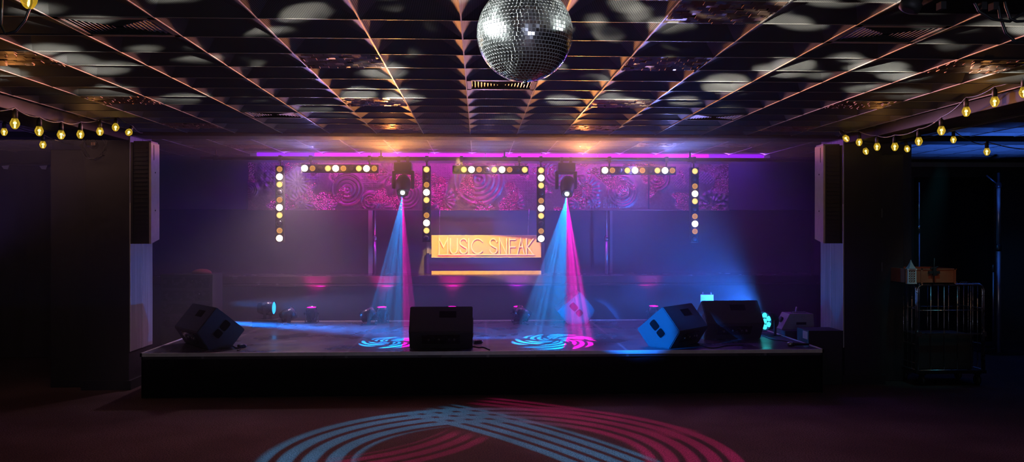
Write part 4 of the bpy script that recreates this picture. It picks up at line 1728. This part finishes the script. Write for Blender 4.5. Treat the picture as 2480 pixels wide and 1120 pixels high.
def feathers(half, petals, twist, stripes, rot, inner=0.12, cyan=CYAN, mag=MAG, side=None, along=False):
    """a wheel of striped petals, cyan and magenta by turns"""
    tn = math.tan(half)

    def fn(nt, x, y, z, nv):
        w = z.abs().max(0.05)
        u, v = x / w / tn, y / w / tn
        r = (u * u + v * v).sqrt()
        a = v.atan2(u) + rot
        s = (a + r * twist) * (petals / (2 * PI))
        fr = s.fract()
        pet = fr.step(0.03, 0.08) * fr.step(0.72, 0.8, 1, 0)
        st = ((fr if along else (r * 1.0 + fr * 0.55)) * (stripes * 2 * PI)).sin().step(-0.75 if along else -0.35, -0.15 if along else 0.05)
        rr = r.step(inner, inner + 0.05) * r.step(0.9, 0.98, 1, 0)
        col = mixcol(nt, s.floor().mod(2).gt(0.5) if side is None else u.lt(side), cyan, mag)
        return pet * st * rr, col
    return fn


# moving heads
for k, (q, aim, tg) in enumerate(HEADS):
    half = R(8.5) if k == 0 else R(12)
    o = lamp('head_beam', 'SPOT', q, 4600 if k == 0 else 6200, (1, 1, 1), aim, spot_size=2 * half, spot_blend=0.05, shadow_soft_size=0.004)
    gobo(o.data, feathers(half, 4 if k == 0 else 6, 0.9, 3.5, 1.0 if k == 0 else 0.3, side=-0.42 if k == 0 else -0.25))
# pattern on the dance floor, from a lamp under the ceiling behind the disco ball
src = Vector((0.2, 4.5, 2.7))


def circle3(a, b, c):
    (ax, ay), (bx, by), (cx, cy_) = a, b, c
    d = 2 * (ax * (by - cy_) + bx * (cy_ - ay) + cx * (ay - by))
    A, B_, C_ = ax * ax + ay * ay, bx * bx + by * by, cx * cx + cy_ * cy_
    ux = (A * (by - cy_) + B_ * (cy_ - ay) + C_ * (ay - by)) / d
    uy = (A * (cx - bx) + B_ * (ax - cx) + C_ * (bx - ax)) / d
    return ux, uy, math.hypot(ax - ux, ay - uy)


def swooshes(nt, x, y, z, nv):
    """striped crescents of light: the lamp looks straight down, so its slopes give floor positions"""
    w = z.abs().max(0.05)
    u, v = x / w, y / w
    X, Y = u * src.z + src.x, v * src.z + src.y
    fl = lambda px, py: tuple(PZ(px, py, 0))[:2]
    cx, cy_, r0 = circle3(fl(735, 1118), fl(1240, 1003), fl(1690, 1112))
    dx, dy = X - cx, Y - cy_
    r = (dx * dx + dy * dy).sqrt() - r0
    st = lambda q, per, duty=0.0: (q * (2 * PI / per)).sin().step(-0.7 + duty, -0.1 + duty)
    arc1 = r.step(-0.42, -0.36) * r.step(0.30, 0.38, 1, 0) * st(r + dx * 0.06, 0.17) * (Y - 4.9).step(0, 0.5)
    side = (X + r * 0.8).step(-0.1, 0.75)

    def bar(p, q, hw, per, fade):
        a, b_ = Vector(fl(*p)), Vector(fl(*q))
        d = (b_ - a)
        L = d.length
        d.normalize()
        px_, py_ = X - a.x, Y - a.y
        al = px_ * d.x + py_ * d.y
        ac = py_ * d.x - px_ * d.y
        t_ = (al - L * 0.5) * (1 / L)
        bend = ac + t_ * t_ * 0.5
        return bend.abs().step(hw - 0.05, hw, 1, 0) * al.step(0, 0.25) * al.step(L, L + 0.3, 1, 0) * st(bend, per) * fade
    b1 = bar((1045, 985), (1530, 1122), 0.36, 0.145, 1.0)
    b2 = bar((1170, 1050), (900, 1130), 0.26, 0.15, 0.45)
    b3 = bar((1160, 966), (1640, 1040), 0.24, 0.15, 0.5)
    cy_part = (arc1 * (side * -1 + 1)).max(b1 * 0.95)
    mg_part = (arc1 * side * 0.75).max(b2).max(b3)
    tot = (cy_part + mg_part).max(0.001)
    col = mixcol(nt, mg_part / tot, (0.03, 0.4, 0.85), (0.7, 0.02, 0.26))
    k = (u * u + v * v + 1).pow(1.3)
    return cy_part.max(mg_part) * k, col


o = lamp('floor_pattern', 'SPOT', src, 640, (1, 1, 1), (0, 0, -1), spot_size=R(140), spot_blend=0.05, shadow_soft_size=0.012)
o.rotation_euler = (0, 0, 0)
gobo(o.data, swooshes)


def flat_throw(nt, x, y, z, nv):
    """a made-up falloff mask that throws far along the ceiling and little close by"""
    e = y / z.abs().max(0.05)
    up = (e.max(0.045) * (1 / 0.045)).pow(-2.8)
    return up * e.step(-0.02, 0.015, 0.06, 1), None


# warm battens: narrow forward beams, and a glow round each lamp at full
for (l, px, py, v, pat) in BAT:
    q = PY(px, py, YBT)
    c = q + (Vector((0, -0.05, -PITCH * 4.5)) if v else Vector((PITCH * 4.5, -0.05, 0)))
    if not v:
        o = lamp('batten_beam', 'SPOT', c, 260, (1.0, 0.34, 0.08), (0, -1, 0), spot_size=R(110), spot_blend=1.0, shadow_soft_size=0.08)
        gobo(o.data, flat_throw)
    for n_, s_ in enumerate(pat):
        if s_ == BR:
            c = q + (Vector((0, -0.07, -PITCH * n_)) if v else Vector((PITCH * n_, -0.07, 0)))
            lamp('lamp_glow', 'POINT', c, 0.25, (1.0, 0.4, 0.09), None, shadow_soft_size=0.03)
# added fill spots without fixtures, thrown along the ceiling of the hall
for x, col, e in ((-0.95, (1.0, 0.34, 0.08), 950), (1.15, (1.0, 0.34, 0.08), 950), (-1.8, (0.36, 0.3, 1.0), 220), (0.1, (0.3, 0.32, 1.0), 120), (2.1, (0.2, 0.26, 1.0), 420)):
    o = lamp('ceiling_fill', 'SPOT', (x, 9.0, 2.6), e, col, (0, -1, 0), spot_size=R(160), spot_blend=0.6, shadow_soft_size=0.05)
    gobo(o.data, flat_throw)
# magenta strip
a, b_ = PY(622, 375, YLED), PY(1850, 377, YLED)
for k, (s0, s1, col, e) in enumerate(((0.0, 0.12, (0.25, 0.02, 1.0), 5), (0.12, 0.5, (0.75, 0.02, 0.9), 16), (0.5, 0.85, (0.6, 0.02, 1.0), 16), (0.85, 1.0, (0.2, 0.05, 1.0), 7))):
    c = a.lerp(b_, (s0 + s1) / 2)
    L = (b_ - a).length * (s1 - s0)
    lamp('strip_glow', 'AREA', c + Vector((0, -0.08, -0.02)), e, col, (0, -0.35, -1), shape='RECTANGLE', size=L, size_y=0.05)
    lamp('strip_up', 'AREA', c + Vector((0, -0.1, 0.0)), e * 0.35, (0.4, 0.12, 1.0), (0, -0.75, 0.6), shape='RECTANGLE', size=L, size_y=0.02)
    lamp('strip_wash', 'AREA', c + Vector((0, 0.0, -0.07)), e * 0.55, col, (0, 0.45, -1), shape='RECTANGLE', size=L, size_y=0.04)
# added violet fill through the haze, spots without fixtures by the pipe
for x, e, col, tx in ((-2.4, 230, (0.58, 0.38, 0.44), 0.0), (0.2, 80, (0.42, 0.22, 0.6), 0.0), (2.1, 120, (0.26, 0.2, 0.76), -0.35)):
    lamp('violet_fill', 'SPOT', (x, 11.0, 2.58), e, col, (tx, -0.1, -1), spot_size=R(120), spot_blend=1.0, shadow_soft_size=0.08)
# pink uplights
for k, q in enumerate(PINK):
    lamp('pink_uplight', 'SPOT', q + Vector((0, 0, 0.03)), (30, 34, 36, 22, 14)[k], (1.0, 0.0, 0.45) if k not in (3,) else (0.6, 0.0, 1.0), (0, 0.8, 1), spot_size=R(62), spot_blend=0.8, shadow_soft_size=0.05)
# blue across the stage and teal from the right
lamp('blue_par', 'SPOT', BLUE_L, 60, (0.02, 0.24, 1.0), (1, -0.16, -0.03), spot_size=R(60), spot_blend=0.9, shadow_soft_size=0.06)
BF = Vector((-2.95, 9.6, ZS + 0.12))
lamp('blue_floor_streak', 'AREA', BF + Vector((0, 0.0, 0.07)), 13, (0.01, 0.2, 1.0), (1, 0.0, -0.06), shape='RECTANGLE', size=0.16, size_y=0.04, spread=R(6))
src = Vector((-2.0, 5.5, 2.7))
for tgt, sz, e in (((1.66, 8.75, 0.72), 9.5, 8000), ((1.27, 10.95, 0.70), 4.6, 15000)):
    lamp('added_blue_key', 'SPOT', src, e, (0.0, 0.17, 1.0), Vector(tgt) - src, spot_size=R(sz), spot_blend=0.5, shadow_soft_size=0.03)  # added spots without fixtures that turn two monitor ends blue
lamp('teal_par', 'SPOT', TEAL + Vector((-0.06, -0.06, 0)), 520, (0.02, 0.26, 1.0), (-1, -0.1, 0.25), spot_size=R(120), spot_blend=0.9, shadow_soft_size=0.07)
lamp('blue_haze_fill', 'SPOT', PY(1838, 752, 10.0), 620, (0.02, 0.16, 1.0), (-0.9, 0.3, 0.55), spot_size=R(105), spot_blend=1.0, shadow_soft_size=0.06)  # added spot beside the teal par, spreading its blue into the haze
# the sign, lit by an added spot with no fixture
src = Vector((-0.25, 10.2, 2.6))
o = lamp('sign_fill', 'SPOT', src, 420, (1.0, 0.6, 0.07), Vector((0.04, 11.8, 1.42)) - src, spot_size=R(60), spot_blend=0.5, shadow_soft_size=0.01)


def shutters(hu, hv):  # mask trimming the added spot to the sign and plank
    def fn(nt, x, y, z, nv):
        w = z.abs().max(0.05)
        u, v = (x / w).abs(), ((y / w) + 0.045).abs()
        return u.step(hu - 0.01, hu + 0.01, 1, 0.03) * v.step(hv - 0.01, hv + 0.01, 1, 0.03), None
    return fn


gobo(o.data, shutters(0.40, 0.145))
# pin spots on the disco ball
for sx in (-1, 1):
    src = Vector((bq.x + sx * 2.2, bq.y - 0.25, 2.68))
    lamp('ball_pin_spot', 'SPOT', src, 2000, (0.92, 1.0, 0.97), bq - src, spot_size=R(10.5), spot_blend=0.3, shadow_soft_size=0.05)


# patterned point lamps added for the mirror facets' light: soft patches on the ceiling
def facets(dirv):
    def fn(nt, x, y, z, nv):
        w = z.max(0.04)
        u, v = x / w, y / w
        r = (u * u + v * v).sqrt()
        f = r.max(0.2).pow(-0.5)
        cb = nt.nodes.new('ShaderNodeCombineXYZ')
        nt.links.new((u * f + dirv[0] * 3.1).k, cb.inputs[0])
        nt.links.new((v * f + dirv[1] * 5.3).k, cb.inputs[1])
        vo = nt.nodes.new('ShaderNodeTexVoronoi')
        vo.inputs['Scale'].default_value = 2.3
        vo.inputs['Randomness'].default_value = 0.9
        nt.links.new(cb.outputs[0], vo.inputs['Vector'])
        n3 = noise(nt, 3.5, 2, cb.outputs[0]) * 0.3
        d = (S(nt, vo.outputs[0]) + n3).step(0.42, 0.54, 1, 0)
        n2 = noise(nt, 1.1, 2, cb.outputs[0]).step(0.40, 0.52)
        side = (x * dirv[0] + y * dirv[1]).step(0.1, 0.2)
        gain = (r * r * r * 0.14 + 1.0) * r.step(9, 14, 1, 0)
        return d * side * n2 * gain * z.step(0.0, 0.05), None
    return fn


for dv in ((-1, 0), (1, 0), (0, 1)):
    p = bq + Vector((dv[0], dv[1], 0)) * (RB + 0.03)
    o = lamp('facet_patch_lamp', 'POINT', p, 40, (0.9, 0.97, 0.9), None, shadow_soft_size=0.01)
    gobo(o.data, facets(dv))
# festoon warmth
for q in (PY(36, 305, 6.0), PY(230, 330, 7.8), PY(2360, 275, 6.2), PY(2120, 360, 8.0)):
    lamp('festoon_glow', 'POINT', q + Vector((0, -0.12, -0.05)), 1.0, (1.0, 0.45, 0.12), None, shadow_soft_size=0.04)
# blue light of the right side room and purple of the left one
lamp('side_room_blue', 'SPOT', (6.5, 9.7, 0.5), 900, (0.04, 0.17, 1.0), (0.1, 0.02, 1), spot_size=R(92), spot_blend=0.7, shadow_soft_size=0.1)
lamp('pole_fill', 'SPOT', (5.3, 10.4, 2.2), 34, (0.06, 0.35, 1.0), Vector((7.15, 11.5, 1.5)) - Vector((5.3, 10.4, 2.2)), spot_size=R(26), spot_blend=1.0, shadow_soft_size=0.05)  # added spot that lights the pole alone
lamp('cage_fill', 'SPOT', (4.75, 8.15, 2.6), 15, (0.08, 0.75, 0.95), Vector((4.85, 8.9, 1.0)) - Vector((4.75, 8.15, 2.6)), spot_size=R(32), spot_blend=0.9, shadow_soft_size=0.03)  # added spot that picks out the roll cage
lamp('crate_fill', 'SPOT', (5.3, 7.3, 2.6), 9, (1.0, 0.5, 0.3), Vector((5.2, 9.0, 1.15)) - Vector((5.3, 7.3, 2.6)), spot_size=R(40), spot_blend=0.9, shadow_soft_size=0.05)  # added faint warm spot on cage and crate
lamp('side_room_violet', 'SPOT', (-6.0, 8.6, 0.8), 55, (0.3, 0.16, 0.9), (0.1, 0.15, 1), spot_size=R(110), spot_blend=0.7, shadow_soft_size=0.1)
for src, tgt in (((3.15, 9.72, 0.8), (-3.72, 9.32, 0.85)), ((-2.9, 9.75, 0.85), (4.05, 9.3, 0.9))):
    src = Vector(src)
    lamp('blue_pillar_fill', 'SPOT', src, 420, (0.02, 0.26, 1.0), Vector(tgt) - src, spot_size=R(15), spot_blend=1.0, shadow_soft_size=0.04)  # added spots that turn the pillar boards blue
lamp('warm_haze_fill', 'AREA', (-4.5, 8.5, 2.62), 2.5, (1.0, 0.5, 0.38), (0, 0.1, -1), shape='RECTANGLE', size=1.6, size_y=0.3)  # added area light that warms the haze at the left pillar
# added dim bluish fill lamp in the hall behind the viewer
lamp('hall_fill', 'POINT', (0.5, -1.2, 1.5), 90, (0.62, 0.66, 0.9), None, shadow_soft_size=0.3)
# ------------------------------------------------------------------ haze
bm = BM()
box(bm, -5.7, 4.85, 8.3, 11.95, 0.02, ZC - 0.01)
m = bpy.data.materials.new('stage_haze')
m.use_nodes = True
nt = m.node_tree
nt.nodes.clear()
out = nt.nodes.new('ShaderNodeOutputMaterial')
vs_ = nt.nodes.new('ShaderNodeVolumeScatter')
vs_.inputs['Color'].default_value = (1, 1, 1, 1)
vs_.inputs['Density'].default_value = 0.065
vs_.inputs['Anisotropy'].default_value = 0.3
nt.links.new(vs_.outputs[0], out.inputs['Volume'])
o = link('haze', bm, m)
tag(o, 'thin purple theatrical haze hanging over the whole stage', 'haze', None, 'stuff')

# world and render look
wd = bpy.data.worlds.new('dark_room')
sc.world = wd
wd.use_nodes = True
wd.node_tree.nodes['Background'].inputs[0].default_value = (0.5, 0.45, 0.6, 1)
wd.node_tree.nodes['Background'].inputs[1].default_value = 0.01
sc.view_settings.view_transform = 'Standard'
sc.view_settings.look = 'None'
sc.view_settings.exposure = 0.25
cy = sc.cycles
cy.max_bounces = 6
cy.diffuse_bounces = 2
cy.glossy_bounces = 3
cy.transmission_bounces = 3
cy.transparent_max_bounces = 12
cy.volume_bounces = 0
cy.caustics_reflective = False
cy.caustics_refractive = False
cy.sample_clamp_indirect = 3
cy.sample_clamp_direct = 0
cy.use_denoising = True
